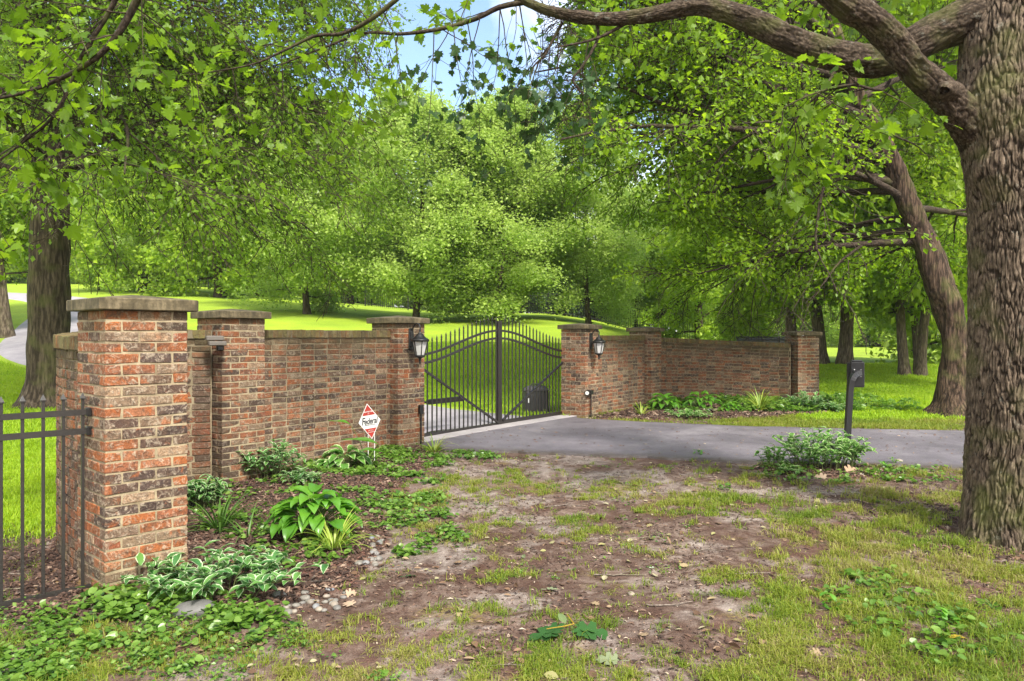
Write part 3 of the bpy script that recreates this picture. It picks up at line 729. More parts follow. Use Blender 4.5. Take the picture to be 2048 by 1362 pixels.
# small fixtures
f = face_pt(P3, WA, .155, .62)
r_ = empty('outdoor_outlet', f, 'small black outlet box on a pipe low on the left gate pillar', 'outlet')
m = MB(); m.box((f[0]+.022, f[1]-.018, .62), (.07, .05, .125), WA, bev=.008); m.build('box', IRON, r_)
m = MB(); m.tube([(f[0]+.022, f[1]-.018, .02), (f[0]+.022, f[1]-.018, .57)], .012, 8); m.build('conduit', IRON, r_)
f = face_pt(P4, R(56), -.12, .60)
r_ = empty('spotlight', f, 'small spotlight with glass eye on a pipe low on the right gate pillar', 'light')
m = MB(); m.box((f[0]+.03, f[1]-.02, .60), (.11, .06, .08), R(56), bev=.006); m.build('junction_box', IRON, r_)
m = MB(); m.tube([(f[0]-.02, f[1]-.05, .60), (f[0]-.05, f[1]-.14, .595)], [.05, .048], 16, cap=True); m.build('lamp_head', IRON, r_)
m = MB(); m.tube([(f[0]-.051, f[1]-.142, .595), (f[0]-.052, f[1]-.145, .595)], [.036, .034], 16, cap=True); m.build('lens', flat_mat('pale_glass', (.65, .65, .62), .15), r_)
m = MB(); m.tube([(f[0]+.03, f[1]-.03, .03), (f[0]+.03, f[1]-.03, .57)], .013, 8); m.build('conduit', IRON, r_)
# hooded downlight near the second pillar, at px 418..452, py 675..700
c = P(434, 686, 7.72); BZ = paint_mat('brown_bronze', (.12, .105, .09), .4)
r_ = empty('hooded_wall_light', c, 'brown hooded downlight on the wall beside the second pillar', 'light')
m = MB(); m.box((c[0], c[1], c[2]-.005), (.17, .13, .045), R(30), bev=.008); m.build('hood', BZ, r_)
m = MB(); m.box((c[0]-.045, c[1]+.05, c[2]+.05), (.17, .10, .05), R(30), bev=.008); m.build('mounting_block', BZ, r_)
m = MB(); m.box((c[0]+.02, c[1]+.03, c[2]-.05), (.07, .07, .06), R(30), bev=.01); m.build('lamp_holder', IRON, r_)

# ------------------------------------------------------------------ near iron fence
fa = off(P1, A1+pi/2, PW/2, .0); fa = np.array([P1[0]-sin(A1)*(PW/2)*1.0+cos(A1)*(-.0), P1[1]+cos(A1)*(PW/2)])
lf = off(P1, A1, -PW/2, .0)               # middle of the left face
fd = np.array([-.70, -.66]); fd /= np.linalg.norm(fd)
r_ = empty('iron_fence', (lf[0]-.5, lf[1]-.5, 0), 'dark iron picket fence panel fixed to the nearest brick pillar', 'fence')
def fp(s, z): return np.array([lf[0]+fd[0]*s, lf[1]+fd[1]*s, z])
FA = math.atan2(fd[1], fd[0])
for name, z, hh in (('top_rail', 1.145, .036), ('middle_rail', 1.025, .036), ('bottom_rail', .03, .036)):
    m = MB(); m.bar(fp(-.0, z), fp(1.3, z), .03, hh); m.build(name, FENCEM, r_)
for z in (1.145, 1.025):
    m = MB(); m.box(fp(.012, z), (.03, .05, .055), FA, bev=.005); m.build('wall_bracket', IRON, r_)
for k in range(11):
    s_ = .045+k*.108; z1 = 1.225
    q = fp(s_, 0); m = MB(); m.box((q[0], q[1], (.03+z1)/2), (.0178, .0178, z1-.03), FA, bev=.0015)
    m.lathe([(.0115, z1), (.020, z1+.002), (.020, z1+.01), (.0005, z1+.045)], (q[0], q[1], 0), 4, ang=FA+pi/4); m.build('picket', FENCEM, r_)

# ------------------------------------------------------------------ keypad pedestal
kx, ky = 3.98, 9.0; kz = gz(kx, ky)
r_ = empty('keypad_pedestal', (kx, ky, kz), 'black gooseneck keypad stand seen from the back beside the driveway', 'keypad stand')
pts = resample([P(1694, 905, 9.0), P(1696, 850, 9.0), P(1699, 800, 9.0), P(1701, 772, 9.0), P(1705, 757, 9.0), P(1712, 748, 9.03), P(1722, 745, 9.1)], 30)
tg = np.gradient(pts, axis=0); tg /= np.linalg.norm(tg, axis=1)[:, None]; m = MB(); V = []
for p, t in zip(pts, tg):
    sd_ = np.array([0, 1, 0.]); n_ = np.cross(sd_, t); n_ /= np.linalg.norm(n_); w = .031
    for a_, b_ in ((-1, -1), (1, -1), (1, 1), (-1, 1)): V.append(p+n_*a_*w+sd_*b_*w)
m.add(np.array(V), [(k*4+q, (k+1)*4+q, (k+1)*4+(q+1) % 4, k*4+(q+1) % 4) for k in range(29) for q in range(4)]+[(3, 2, 1, 0), (116, 117, 118, 119)])
PEDM = paint_mat('satin_black_paint', (.010, .0095, .011), .36)
m.build('gooseneck_post', PEDM, r_)
m = MB(); m.box((pts[0][0], 9.0, kz+.02), (.2, .2, .012), 0, bev=.003); m.build('base_plate', PEDM, r_)
c = P(1714, 749, 9.18)
m = MB(); m.box((c[0], c[1], c[2]-.0), (.155, .09, .31), R(-14), bev=.008); hb = m.build('keypad_box', PEDM, r_)
m = MB(); m.box((c[0]+.02, c[1]+.085, c[2]-.01), (.19, .07, .30), R(-14), bev=.006); m.build('hood', PEDM, r_)
m = MB(); m.box((c[0]+.0, c[1]+.02, c[2]+.165), (.125, .12, .025), R(-14), bev=.01); m.build('hood_top', PEDM, r_)
for dx, dz in ((-.042, .062), (.04, .062), (.04, -.022)):
    m = MB(); m.tube([(c[0]+dx-.012, c[1]-.053, c[2]+dz), (c[0]+dx-.012, c[1]-.045, c[2]+dz)], [.006, .007], 8, cap=True); m.build('bolt', flat_mat('bolt_steel', (.6, .6, .6), .3), r_)

# ------------------------------------------------------------------ yard sign
sx, sy = P(739, 800, 9.05)[:2]; szc = .595; SR = R(18)
WHITE = flat_mat('white_sign_paint', (.58, .57, .55), .5); RED = flat_mat('red_sign_paint', (.30, .018, .008), .6); BLK = flat_mat('black_ink', (.02, .02, .025), .5)
r_ = empty('yard_sign', (sx, sy, G(sx, sy)), 'white and red diamond yard sign reading Federal in front of the wall', 'sign', rz=SR)
LR = R(8)
def sgn_pt(x, z, y): # local sign plane (tilted by LR in its own plane)
    return (x*cos(LR)-z*sin(LR), y, x*sin(LR)+z*cos(LR)+szc-G(sx, sy))
def plate(name, poly, y0, y1, mat):
    m = MB(); n = len(poly); v = [sgn_pt(x, z, y) for y in (y0, y1) for x, z in poly]
    m.add(np.array(v), [tuple(range(n)), tuple(range(2*n-1, n-1, -1))]+[(i, i+n, (i+1) % n+n, (i+1) % n) for i in range(n)])
    return m.build(name, mat, r_, loc=(0, 0, 0))
W_, H_ = .132, .218
plate('panel', [(-W_, 0), (0, -H_), (W_, 0), (0, H_)], -.004, .004, WHITE)
def wd(z, k=.93): return W_*k*(1-abs(z)/(H_*k))
plate('red_top', [(-wd(.075), .075), (wd(.075), .075), (0, H_*.93)], -.006, -.0041, RED)
plate('red_bottom', [(wd(-.085), -.085), (-wd(-.085), -.085), (0, -H_*.93)], -.006, -.0041, RED)
for x in (-.035, .04):
    m = MB(); gq = G(sx, sy); m.tube([(x+.02, .006, szc-gq-.04), (x+.02, .006, -.03)], .005, 6); m.build('stake', WHITE, r_, loc=(0, 0, 0))
def text(s, size, x, z, mat, shear=0, name='lettering', thick=0, sp=1):
    cu = bpy.data.curves.new('lettering', 'FONT'); cu.body = s; cu.size = size; cu.align_x = 'CENTER'; cu.align_y = 'CENTER'; cu.shear = shear; cu.extrude = .0008; cu.offset = thick; cu.space_character = sp
    o = bpy.data.objects.new('lettering', cu); COL.objects.link(o)
    dg = bpy.context.evaluated_depsgraph_get(); me = bpy.data.meshes.new_from_object(o.evaluated_get(dg)); bpy.data.objects.remove(o)
    me.materials.clear(); me.materials.append(mat)
    n = bpy.data.objects.new(name, me); COL.objects.link(n); n.parent = r_
    lx, ly, lz = sgn_pt(x, z, -.0075); n.location = (lx, ly, lz); n.rotation_euler = (pi/2, -LR, 0); return n
t_ = text('ederal', .098, .012, .002, BLK, .3, thick=.0014, sp=.92); t_.scale = (.72, 1, 1)
t_ = text('F', .125, -.080, .004, BLK, .3, thick=.0014); t_.scale = (.7, 1, 1)
text('PROTECTED', .021, 0, .117, WHITE, thick=.0006); text('BY', .019, 0, .092, WHITE)
text('PROTECTION INC', .0155, 0, -.042, BLK)
text('24 Hour', .018, 0, -.108, WHITE, .2); text('Monitoring', .017, 0, -.13, WHITE, .2)
# ------------------------------------------------------------------ leaves, twigs, trees
def frames(D, Nn):
    D = D/(np.linalg.norm(D, axis=1)[:, None]+1e-9); S = np.cross(D, Nn); S /= np.linalg.norm(S, axis=1)[:, None]+1e-9
    return D, S, np.cross(S, D)
def scatter(mb, Pp, D, Nn, size, tv, tf, r_=None, mat=0, edge=None):
    """template tv: x side, y along, z up"""
    N = len(Pp)
    if N == 0: return
    D, S, U = frames(np.asarray(D, float), np.asarray(Nn, float)); size = np.broadcast_to(size, (N,))[:, None, None]
    V = Pp[:, None]+size*(tv[None, :, 0:1]*S[:, None]+tv[None, :, 1:2]*D[:, None]+tv[None, :, 2:3]*U[:, None])
    k = len(tv)
    kw = dict(rnd=np.repeat(r_ if r_ is not None else np.zeros(N), k))
    if edge is not None: kw['edge'] = np.tile(edge, N)
    fl = []
    by = {}
    for f in tf: by.setdefault(len(f), []).append(f)
    for kk, l in by.items():
        a = np.array(l); fl.append((a[None]+np.arange(N)[:, None, None]*k).reshape(-1, kk))
    mb.add(V.reshape(-1, 3), fl, mat, **kw)
DIAM = (np.array([(0, 0, 0), (.36, .45, .09), (0, 1, -.05), (-.36, .45, .09)]), [(0, 1, 2), (0, 2, 3)])
OVAT = (np.array([(0, 0, 0), (.2, .22, .05), (.27, .5, .07), (.16, .8, .03), (0, 1, -.06), (-.16, .8, .03), (-.27, .5, .07), (-.2, .22, .05)]), [(0, 1, 2, 3, 4), (0, 4, 5, 6, 7)])
def lobed():
    pts = [(0, 0), (.10, .10), (.42, .02), (.34, .20), (.56, .34), (.40, .42), (.46, .66), (.24, .60), (.20, .78), (0, 1.0)]
    R_ = [(x, y, .10*abs(x)+.0) for x, y in pts]; L_ = [(-x, y, .10*abs(x)) for x, y in pts[1:-1]][::-1]
    v = np.array(R_+L_); v[:, 2] -= .12*v[:, 1]**2; v[:, 2] -= .22*np.maximum(np.abs(v[:, 0])-.3, 0); n = len(v)
    c = np.array([[0, .38, -.02]]); v = np.concatenate([v, c])
    return v, [(n, i, (i+1) % n) for i in range(n)]
LOBE = lobed()
def lobed2():
    pts = [(0, 0), (.06, .12), (.30, .10), (.36, .22), (.14, .30), (.42, .40), (.40, .54), (.13, .54), (.26, .70), (.20, .82), (.07, .82), (0, 1)]
    R_ = [(x, y, .10*abs(x)) for x, y in pts]; L_ = [(-x, y, .10*abs(x)) for x, y in pts[1:-1]][::-1]
    v = np.array(R_+L_); v[:, 2] -= .18*v[:, 1]**2; n = len(v)
    fs = []
    k = len(pts)
    for i in range(1, k-1): fs.append((0, i, i+1)) if False else None
    m_ = [(0, y, -.18*y*y) for _, y in pts]
    base = n; v = np.concatenate([v, np.array(m_)])
    Rr = list(range(k)); Ll = [0]+[n-i for i in range(1, k-1)]+[k-1]
    for i in range(k-1):
        fs.append((base+i, Rr[i], Rr[i+1], base+i+1)); fs.append((base+i, base+i+1, Ll[i+1], Ll[i]))
    return v, fs
OAKL = lobed2()

def grow(rs, p, d, L, r, level, maxl, droop, kids, out, tips, wander=.25, spread=(.5, 1.1), ratio=(.38, .62), seg=None, flat=.55):
    n = seg or max(4, int(5+3*(maxl-level))); st = L/n; pts = [p.copy()]; d = d/np.linalg.norm(d); ds = [d]
    for i in range(n):
        d = d+rs.normal(0, wander, 3)*(.9 if level else .6)/n**.5; d[2] -= droop[level]*st
        d = d/np.linalg.norm(d); p = p+d*st; pts.append(p.copy()); ds.append(d)
    pts = np.array(pts); t = np.linspace(0, 1, n+1); out.append((pts, r*(1-t*.82), level))
    if level == maxl:
        tips.append((pts, ds)); return
    K = kids[level]
    for k in range(K):
        t_ = .18+.82*(k+rs.random()*.9)/K; i = min(int(t_*n), n-1); fr = t_*n-i
        q = pts[i]*(1-fr)+pts[i+1]*fr; dd_ = ds[min(i+1, n)]
        side = np.cross(dd_, (0, 0, 1)); side /= np.linalg.norm(side)+1e-9; up = np.cross(side, dd_)
        a = rs.uniform(*spread); sg_ = 1 if k % 2 else -1; ph = rs.normal(0, flat)
        nd = dd_*cos(a)+(side*sg_*cos(ph)+up*sin(ph))*sin(a)
        grow(rs, q, nd, L*rs.uniform(*ratio)*(1-.35*t_), max(r*(1-t_*.8)*.55, .0022), level+1, maxl, droop, kids, out, tips, wander, spread, ratio, None, flat)
def leaves_on(rs, tips, per, size, mb, tmpl, hang=.3, jitter=.05, up=.9, sizevar=.25, rndf=None):
    Ps, Ds = [], []
    for pts, ds in tips:
        n = len(pts)-1; t = rs.uniform(.1, 1, per)*n; t[0] = n; i = np.minimum(t.astype(int), n-1); f = (t-i)[:, None]
        q = pts[i]*(1-f)+pts[i+1]*f; d = np.array(ds)[i+1]
        Ps.append(q); Ds.append(d)
    Pp = np.concatenate(Ps); D = np.concatenate(Ds); N = len(Pp)
    D = D*.55+rs.normal(0, .6, (N, 3)); D[:, 2] -= hang
    Nn = rs.normal(0, .45, (N, 3)); Nn[:, 2] += up
    Pp = Pp+rs.normal(0, jitter, (N, 3))
    sz = size*(1+rs.normal(0, sizevar, N)).clip(.45, 1.7)
    r_ = rs.random(N)*.6+.4*np.clip(.5+fbm(Pp[:, 0]*1.1, Pp[:, 1]*1.1, Pp[:, 2]*1.1, 2), 0, 1)
    scatter(mb, Pp, D, Nn, sz, *tmpl, r_=r_)
    return N
def twigs_mesh(out, mb, lo=0, sides=(7, 5, 4, 3, 3), minr=.002, skip=None):
    for pts, rad, lv in out:
        mb.tube(pts, np.maximum(rad, minr), sides[min(lv, 4)])
def bark_disp(seed, amp, kx, kz, lump=0.0, lk=1.2):
    def f(r, a, s, p):
        A, S_ = np.meshgrid(a, s); cx, cy = np.cos(A), np.sin(A)
        w = fbm(cx*2.2+seed, cy*2.2, S_*1.2, 3)*.8
        n1 = 1-np.abs(fbm(cx*kx+w+seed, cy*kx+w, S_*kz, 3))*3.2
        n2 = fbm(cx*kx*2.6, cy*kx*2.6+seed, S_*kz*3.2, 3)
        lum = fbm(cx*lk, cy*lk+seed, S_*lk*1.3, 3)
        return r*(1+lump*lum)-amp*np.clip(n1, 0, 1)**1.5*(r/r.max())+amp*.5*n2
    return f

G_BRT = [(.055, .105, .010), (.085, .155, .014), (.12, .20, .02), (.16, .24, .025)]
LF_NEAR = leaf_mat('bright_oak_leaves', [(.06, .12, .008), (.10, .18, .010), (.14, .235, .014), (.20, .30, .02)], (2.3, 2.2, 1.3), .5, .4)
LF_SIL = leaf_mat('silhouette_maple_leaves', [(.022, .05, .012), (.03, .07, .015), (.045, .09, .02)], (1.5, 1.8, 1.2), .3, .4)  # leaf colour darkened to read as a silhouette against the sky
LF_R = leaf_mat('yellow_green_leaves', [(.075, .14, .008), (.12, .22, .01), (.18, .30, .014), (.25, .37, .025)], (2.1, 1.95, 1.0), .52, .45)
LF_L = leaf_mat('deep_green_leaves', [(.065, .125, .012), (.11, .195, .016), (.16, .26, .02), (.23, .33, .04)], (1.9, 1.9, 1.2), .48, .4)
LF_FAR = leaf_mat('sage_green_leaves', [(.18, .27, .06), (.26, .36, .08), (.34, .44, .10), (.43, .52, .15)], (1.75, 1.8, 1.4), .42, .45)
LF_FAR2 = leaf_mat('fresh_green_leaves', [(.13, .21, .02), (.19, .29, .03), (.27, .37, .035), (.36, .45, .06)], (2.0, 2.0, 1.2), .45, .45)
LF_DARK = leaf_mat('blue_green_needles', [(.025, .055, .022), (.04, .075, .03), (.05, .09, .035)], (1.3, 1.5, 1.3), .25, .5)

def furrow(A_, cx_, cy_, S_, nc, ch, warp=1.5):
    va_ = A_/(2*pi)*nc+warp*fbm(cx_*nc/15, cy_*nc/15, S_*5, 3); vb_ = S_/ch+1.4*fbm(cx_*nc/19+7, cy_*nc/19, S_*3, 2)
    ia, ib = np.floor(va_).astype(np.int64), np.floor(vb_).astype(np.int64); f1_ = np.full(va_.shape, 9.); f2_ = f1_.copy()
    for di in (-1, 0, 1):
        for dj in (-1, 0, 1):
            i_, j_ = ia+di, ib+dj; h_ = _perm[(_perm[(i_ % nc) & 65535]+j_) & 65535]
            q_ = np.hypot(i_+.5+.30*_val[h_]-va_, (j_+.5+.49*_val[_perm[h_]]-vb_)*.9); n_w = q_ < f1_; f2_ = np.where(n_w, f1_, np.minimum(f2_, q_)); f1_ = np.where(n_w, q_, f1_)
    return smooth(.3, .95, 1-np.clip((f2_-f1_+.28*fbm(cx_*nc/3, cy_*nc/3, S_*22, 3))/.40, 0, 1))
# ---- the big tree on the right (trunk at 6 m) ----
T1X, T1Y = 4.09, 6.05
t1 = empty('oak_tree', (T1X, T1Y, G(T1X, T1Y)), 'huge furrowed oak trunk at the right edge with heavy limbs overhead', 'tree')
rs = rng(21)
zz = np.linspace(-.12, 7.5, 620); NS = 520
cxl = T1X+.02*np.sin(zz*1.1)-.05*smooth(1.2, 0, zz)*0; rr = .395-.014*zz+.085*np.exp(-np.maximum(zz, 0)/.3)+.05*smooth(2.6, 3.4, zz)*smooth(4.2, 3.6, zz)
pts = np.stack([cxl, np.full_like(zz, T1Y), zz], 1)
th = np.arange(NS)/NS*2*pi
A, Z = np.meshgrid(th, zz); cx, cy = np.cos(A), np.sin(A)
rad = np.repeat(rr[:, None], NS, 1)
flare = np.exp(-np.maximum(Z, 0)/.28); rad = rad*(1+flare*.22*fbm(cx*2.0+4, cy*2.0, 0, 2)*2)
def burl(az, z0, ra, s1): 
    da = np.angle(np.exp(1j*(A-az))); return ra*np.exp(-(da*.42)**2/s1**2-(Z-z0)**2/s1**2)
rad = rad+burl(pi+.35, 2.93, .075, .16)+burl(pi+.2, 3.45, .10, .3)+burl(pi+.25, 4.05, .1, .3)
wx = .2*fbm(cx*3, cy*3, Z*2.2, 3)
u_ = A+wx*.22+.05*fbm(cx*1.2, cy*1.2, Z*5, 2)
NR = 50
NC = 96; va = u_/(2*pi)*NC+1.5*fbm(cx*5, cy*5, Z*5, 3)+.5*fbm(cx*16, cy*16, Z*14, 2); vb = Z/.16+1.6*fbm(cx*4+7, cy*4, Z*3, 2)
ca_, cb_ = np.floor(va).astype(np.int64), np.floor(vb).astype(np.int64); f1 = np.full(va.shape, 9.); f2 = np.full(va.shape, 9.); cid = np.zeros(va.shape)
for di in (-1, 0, 1):
    for dj in (-1, 0, 1):
        ii, jj = ca_+di, cb_+dj; hh_ = _perm[(_perm[(ii % NC) & 65535]+jj) & 65535]; jx, jy = .5+.30*_val[hh_], .5+.49*_val[_perm[hh_]]
        dq = np.hypot(ii+jx-va, (jj+jy-vb)*.9); nw = dq < f1; f2 = np.where(nw, f1, np.minimum(f2, dq)); cid = np.where(nw, _val[hh_], cid); f1 = np.where(nw, dq, f1)
q1 = 1-np.clip((f2-f1+.28*fbm(cx*30, cy*30, Z*22, 3))/.40, 0, 1)
cut = fbm(cx*9, cy*9, Z*7.5, 3); q1b = smooth(.3, .95, q1)
hor = smooth(.06, .0, np.abs(fbm(cx*8+3, cy*8, Z*12, 3)))
fur = np.clip(q1b*(.9+.5*cut), 0, 1)
fine = fbm(cx*22, cy*22, Z*14, 3)
rad = rad-.015*fur+.016*fine+.004*cid+.012*fbm(cx*9, cy*9, Z*5, 2)
V = np.stack([cxl[:, None]+rad*cx, T1Y+rad*cy, Z], 2).reshape(-1, 3)
i, j = np.meshgrid(np.arange(len(zz)-1), np.arange(NS), indexing='ij'); j2 = (j+1) % NS
m = MB(); m.add(V, np.stack([i*NS+j, i*NS+j2, (i+1)*NS+j2, (i+1)*NS+j], 2).reshape(-1, 4), 0, fur=fur.ravel(), moss=(.6*smooth(.55, .1, Z)*np.clip(.3+fbm(cx*3, cy*3, Z*3)*2, 0, 1)).ravel())
m.build('trunk', BARK1, t1, smooth=True)
LA = [(2020, 10, 6.05, .2), (1950, 32, 6.03, .17), (1880, 62, 6.1, .155), (1800, 102, 6.2, .14), (1740, 122, 6.25, .138), (1660, 112, 6.3, .125), (1570, 76, 6.4, .12), (1490, 38, 6.5, .10), (1400, 14, 6.6, .08), (1310, 28, 6.7, .066), (1210, 38, 6.8, .06), (1110, 24, 6.9, .052), (1050, 2, 7.0, .04), (980, -35, 7.1, .03)]
LB = [(2060, 430, 6.4, .10), (1998, 335, 6.25, .155), (1940, 250, 6.02, .148), (1884, 192, 5.88, .125), (1830, 140, 5.8, .12), (1787, 85, 5.75, .115), (1742, 42, 5.7, .11), (1680, 2, 5.65, .105), (1610, -60, 5.6, .1), (1500, -150, 5.5, .08)]
def px_line(L, n=60):
    a = np.array([[*P(x, y, d), r_] for x, y, d, r_ in L]); return resample(a, n)
for L in (LA, LB):
    a = px_line(L, 460); keep_ = {}
    def dz(r, a_, s_, p_):
        A_, S_ = np.meshgrid(a_, s_); cx_, cy_ = np.cos(A_), np.sin(A_)
        fr_ = furrow(A_, cx_, cy_, S_, 26, .13, 1.2); keep_['f'] = fr_.ravel()
        k_ = np.clip(r/r.max(), .3, 1)
        return r*(1+.30*fbm(cx_*1.1, cy_*1.1, S_*2.2, 3)+.10*fbm(cx_*3, cy_*3, S_*7, 2))-.011*fr_*k_+.009*fbm(cx_*6, cy_*6, S_*22, 3)
    v_, f_ = tube(a[:, :3], a[:, 3], 96, dz); m = MB(); m.add(v_, f_, fur=.8*keep_['f'], moss=0); m.build('limb', LIMBM, t1, smooth=True)
m = MB(); c = P(1888, 182, 5.72)
v, f = tube([c+(-.01, -.02, .0), c+(0, .0, .02), c+(.05, .06, .03), c+(.14, .12, .03)], [.035, .065, .085, .09], 18, bark_disp(8, .012, 4, 5, .35)); m.add(v, f, moss=0)
m.build('broken_stub', LIMBM, t1, smooth=True)
out, tips, tipsB = [], [], []
def thin(L, n=30, r=None): a = px_line(L, n); out.append((a[:, :3], a[:, 3], 1)); return a
b1 = thin([(1052, 4, 7.0, .028), (1000, 14, 7.05, .026), (950, 38, 7.1, .024), (880, 58, 7.15, .02), (800, 68, 7.2, .017), (730, 66, 7.2, .014), (640, 98, 7.1, .01), (560, 130, 7.0, .007)])
b2 = thin([(820, -25, 6.4, .024), (770, 18, 6.5, .022), (720, 52, 6.6, .02), (680, 68, 6.7, .017), (630, 72, 6.8, .015), (570, 100, 6.8, .012), (500, 130, 6.8, .008), (380, 150, 6.8, .005)])
b3 = thin([(300, -60, 4.9, .032), (272, 5, 5.0, .028), (235, 70, 5.05, .024), (190, 118, 5.1, .02), (120, 158, 5.2, .016), (50, 185, 5.2, .013), (-20, 200, 5.2, .01)])
b4 = thin([(255, -50, 5.2, .022), (215, 30, 5.3, .018), (165, 110, 5.35, .015), (140, 170, 5.4, .013), (105, 235, 5.4, .011), (40, 290, 5.4, .008), (-30, 340, 5.4, .006)])
b5 = thin([(1125, 45, 6.95, .016), (1108, 75, 6.95, .014), (1090, 110, 6.95, .011), (1068, 132, 6.95, .008), (1060, 160, 6.95, .006)])
b6 = thin([(1262, 40, 6.8, .018), (1225, 62, 6.8, .016), (1190, 78, 6.8, .013), (1150, 88, 6.8, .01), (1110, 95, 6.8, .006)])
b7 = thin([(1193, 46, 6.85, .016), (1196, 75, 6.85, .015), (1182, 105, 6.8, .014), (1160, 140, 6.8, .012), (1146, 162, 6.8, .01), (1175, 200, 6.8, .006)])
b8 = thin([(1670, 140, 6.2, .014), (1650, 175, 6.1, .012), (1610, 215, 6.1, .01), (1580, 260, 6.0, .007), (1550, 320, 6.0, .004)])
b9 = thin([(1780, 160, 6.0, .014), (1760, 180, 5.8, .012), (1700, 170, 5.7, .01), (1620, 190, 5.7, .007), (1540, 230, 5.7, .004)])
b10_unused = (lambda *a: None)([(1740, 130, 6.1, .02), (1720, 200, 6.2, .014), (1690, 260, 6.2, .01), (1640, 330, 6.2, .006)])
rs = rng(33)
def spray_along(a, n, L, dirs, droop, kids, tp, t0=.1, t1_=1, maxl=2, lr=.006, wander=.35):
    for k in range(n):
        t = t0+(t1_-t0)*(k+rs.random())/n; i = min(int(t*(len(a)-1)), len(a)-2); p = a[i, :3]
        d = np.array(dirs[rs.integers(len(dirs))], float)+rs.normal(0, .35, 3)
        grow(rs, p, d, L*rs.uniform(.6, 1.15), lr, 1, maxl, [0]+droop, kids, out, tp, wander)
# top-left close spray
spray_along(b3, 17, .75, [(-1, 0, -.4), (-.3, .2, -.9), (.6, .4, -.5), (-.8, -.2, .1), (.3, .3, .3)], [.5, .8], [0, 4], tips)
spray_along(b4, 14, .7, [(-1, 0, -.4), (-.3, .2, -.9), (.7, .4, -.4), (.2, 0, -.8), (-.5, .3, .3)], [.5, .8], [0, 4], tips)
# upper band
spray_along(b2, 17, .95, [(-.7, .3, -.5), (.5, .4, -.7), (0, .5, -1), (.2, -.3, .3), (-.6, 0, .4)], [.5, .9], [0, 5], tips)
spray_along(b1, 8, .8, [(-.6, .2, .5), (.4, .3, .4), (-.5, .2, -.5)], [.4, .7], [0, 5], tips)
# maple spray in the centre, silhouette darkness painted into its leaf colour
spray_along(b1, 5, 1.3, [(-.25, .1, -1), (.15, 0, -1), (.5, .2, -.9)], [.1, .5], [0, 7], tipsB, 0, .45)
spray_along(b5, 3, .8, [(-.25, .1, -1), (.3, .2, -.9), (-.8, .2, -.4)], [.3, .6], [0, 6], tipsB, .1)
spray_along(b6, 3, .8, [(-.25, .1, -1), (.1, .2, -.8), (-.8, .2, -.4)], [.4, .6], [0, 5], tipsB, .3)
spray_along(b7, 5, .55, [(-.25, .1, -1), (.5, .2, -.5)], [.4, .6], [0, 4], tipsB, .3)
for (x, y, l_) in ((868, 62, 1.25), (905, 45, .9), (1000, 20, 1.15), (1040, 12, 1.05), (1085, 60, 1.0), (960, 36, 1.0), (1100, 100, .75)):
    grow(rs, P(x, y, 7.05), np.array([.02+rs.normal(0, .12), .1, -1]), l_, .006, 1, 2, [0, -.02, .4], [0, 6], out, tipsB, .25, (.5, 1.1), (.2, .36))
# top edge, behind the limbs
LT = px_line([(1500, -60, 7.6, .05), (1300, -40, 7.6, .04), (1150, -30, 7.6, .03), (950, -40, 7.5, .02)], 30)
spray_along(LT, 10, 1.1, [(-.6, .3, -.5), (.5, .4, -.7), (0, .5, -.6)], [.4, .6], [0, 5], tips)
LU = px_line([(1960, -30, 6.6, .05), (1850, -60, 7.0, .04), (1700, -50, 7.4, .03), (1560, -30, 7.6, .02)], 30)
spray_along(LU, 18, .8, [(-.6, .3, -.6), (.5, .4, -.7), (0, .5, -1), (-.2, .4, -.3)], [.4, .6], [0, 5], tips)
# right hanging clump of big leaves
for bb, n_ in ((b8, 8), (b9, 8)):
    spray_along(bb, n_, .62, [(-.6, .1, -.5), (.6, .2, -.5), (0, .2, -1), (-.7, 0, .1)], [.5, .8], [0, 4], tips, .25)
m = MB(); twigs_mesh(out, m, minr=.0022); m.A.clear(); m.build('twigs', TWIGM, t1, smooth=True)
m = MB(); n_ = leaves_on(rs, tips, 4, .084, m, OAKL if False else LOBE, .35, .03); m.build('leaves', LF_NEAR, t1, smooth=False); print('t1 leaves', n_)
m = MB(); n_ = leaves_on(rs, tipsB, 3, .08, m, LOBE, .4, .03, .5); m.build('hanging_leaves', LF_SIL, t1, smooth=False); print('t1 dark', n_)

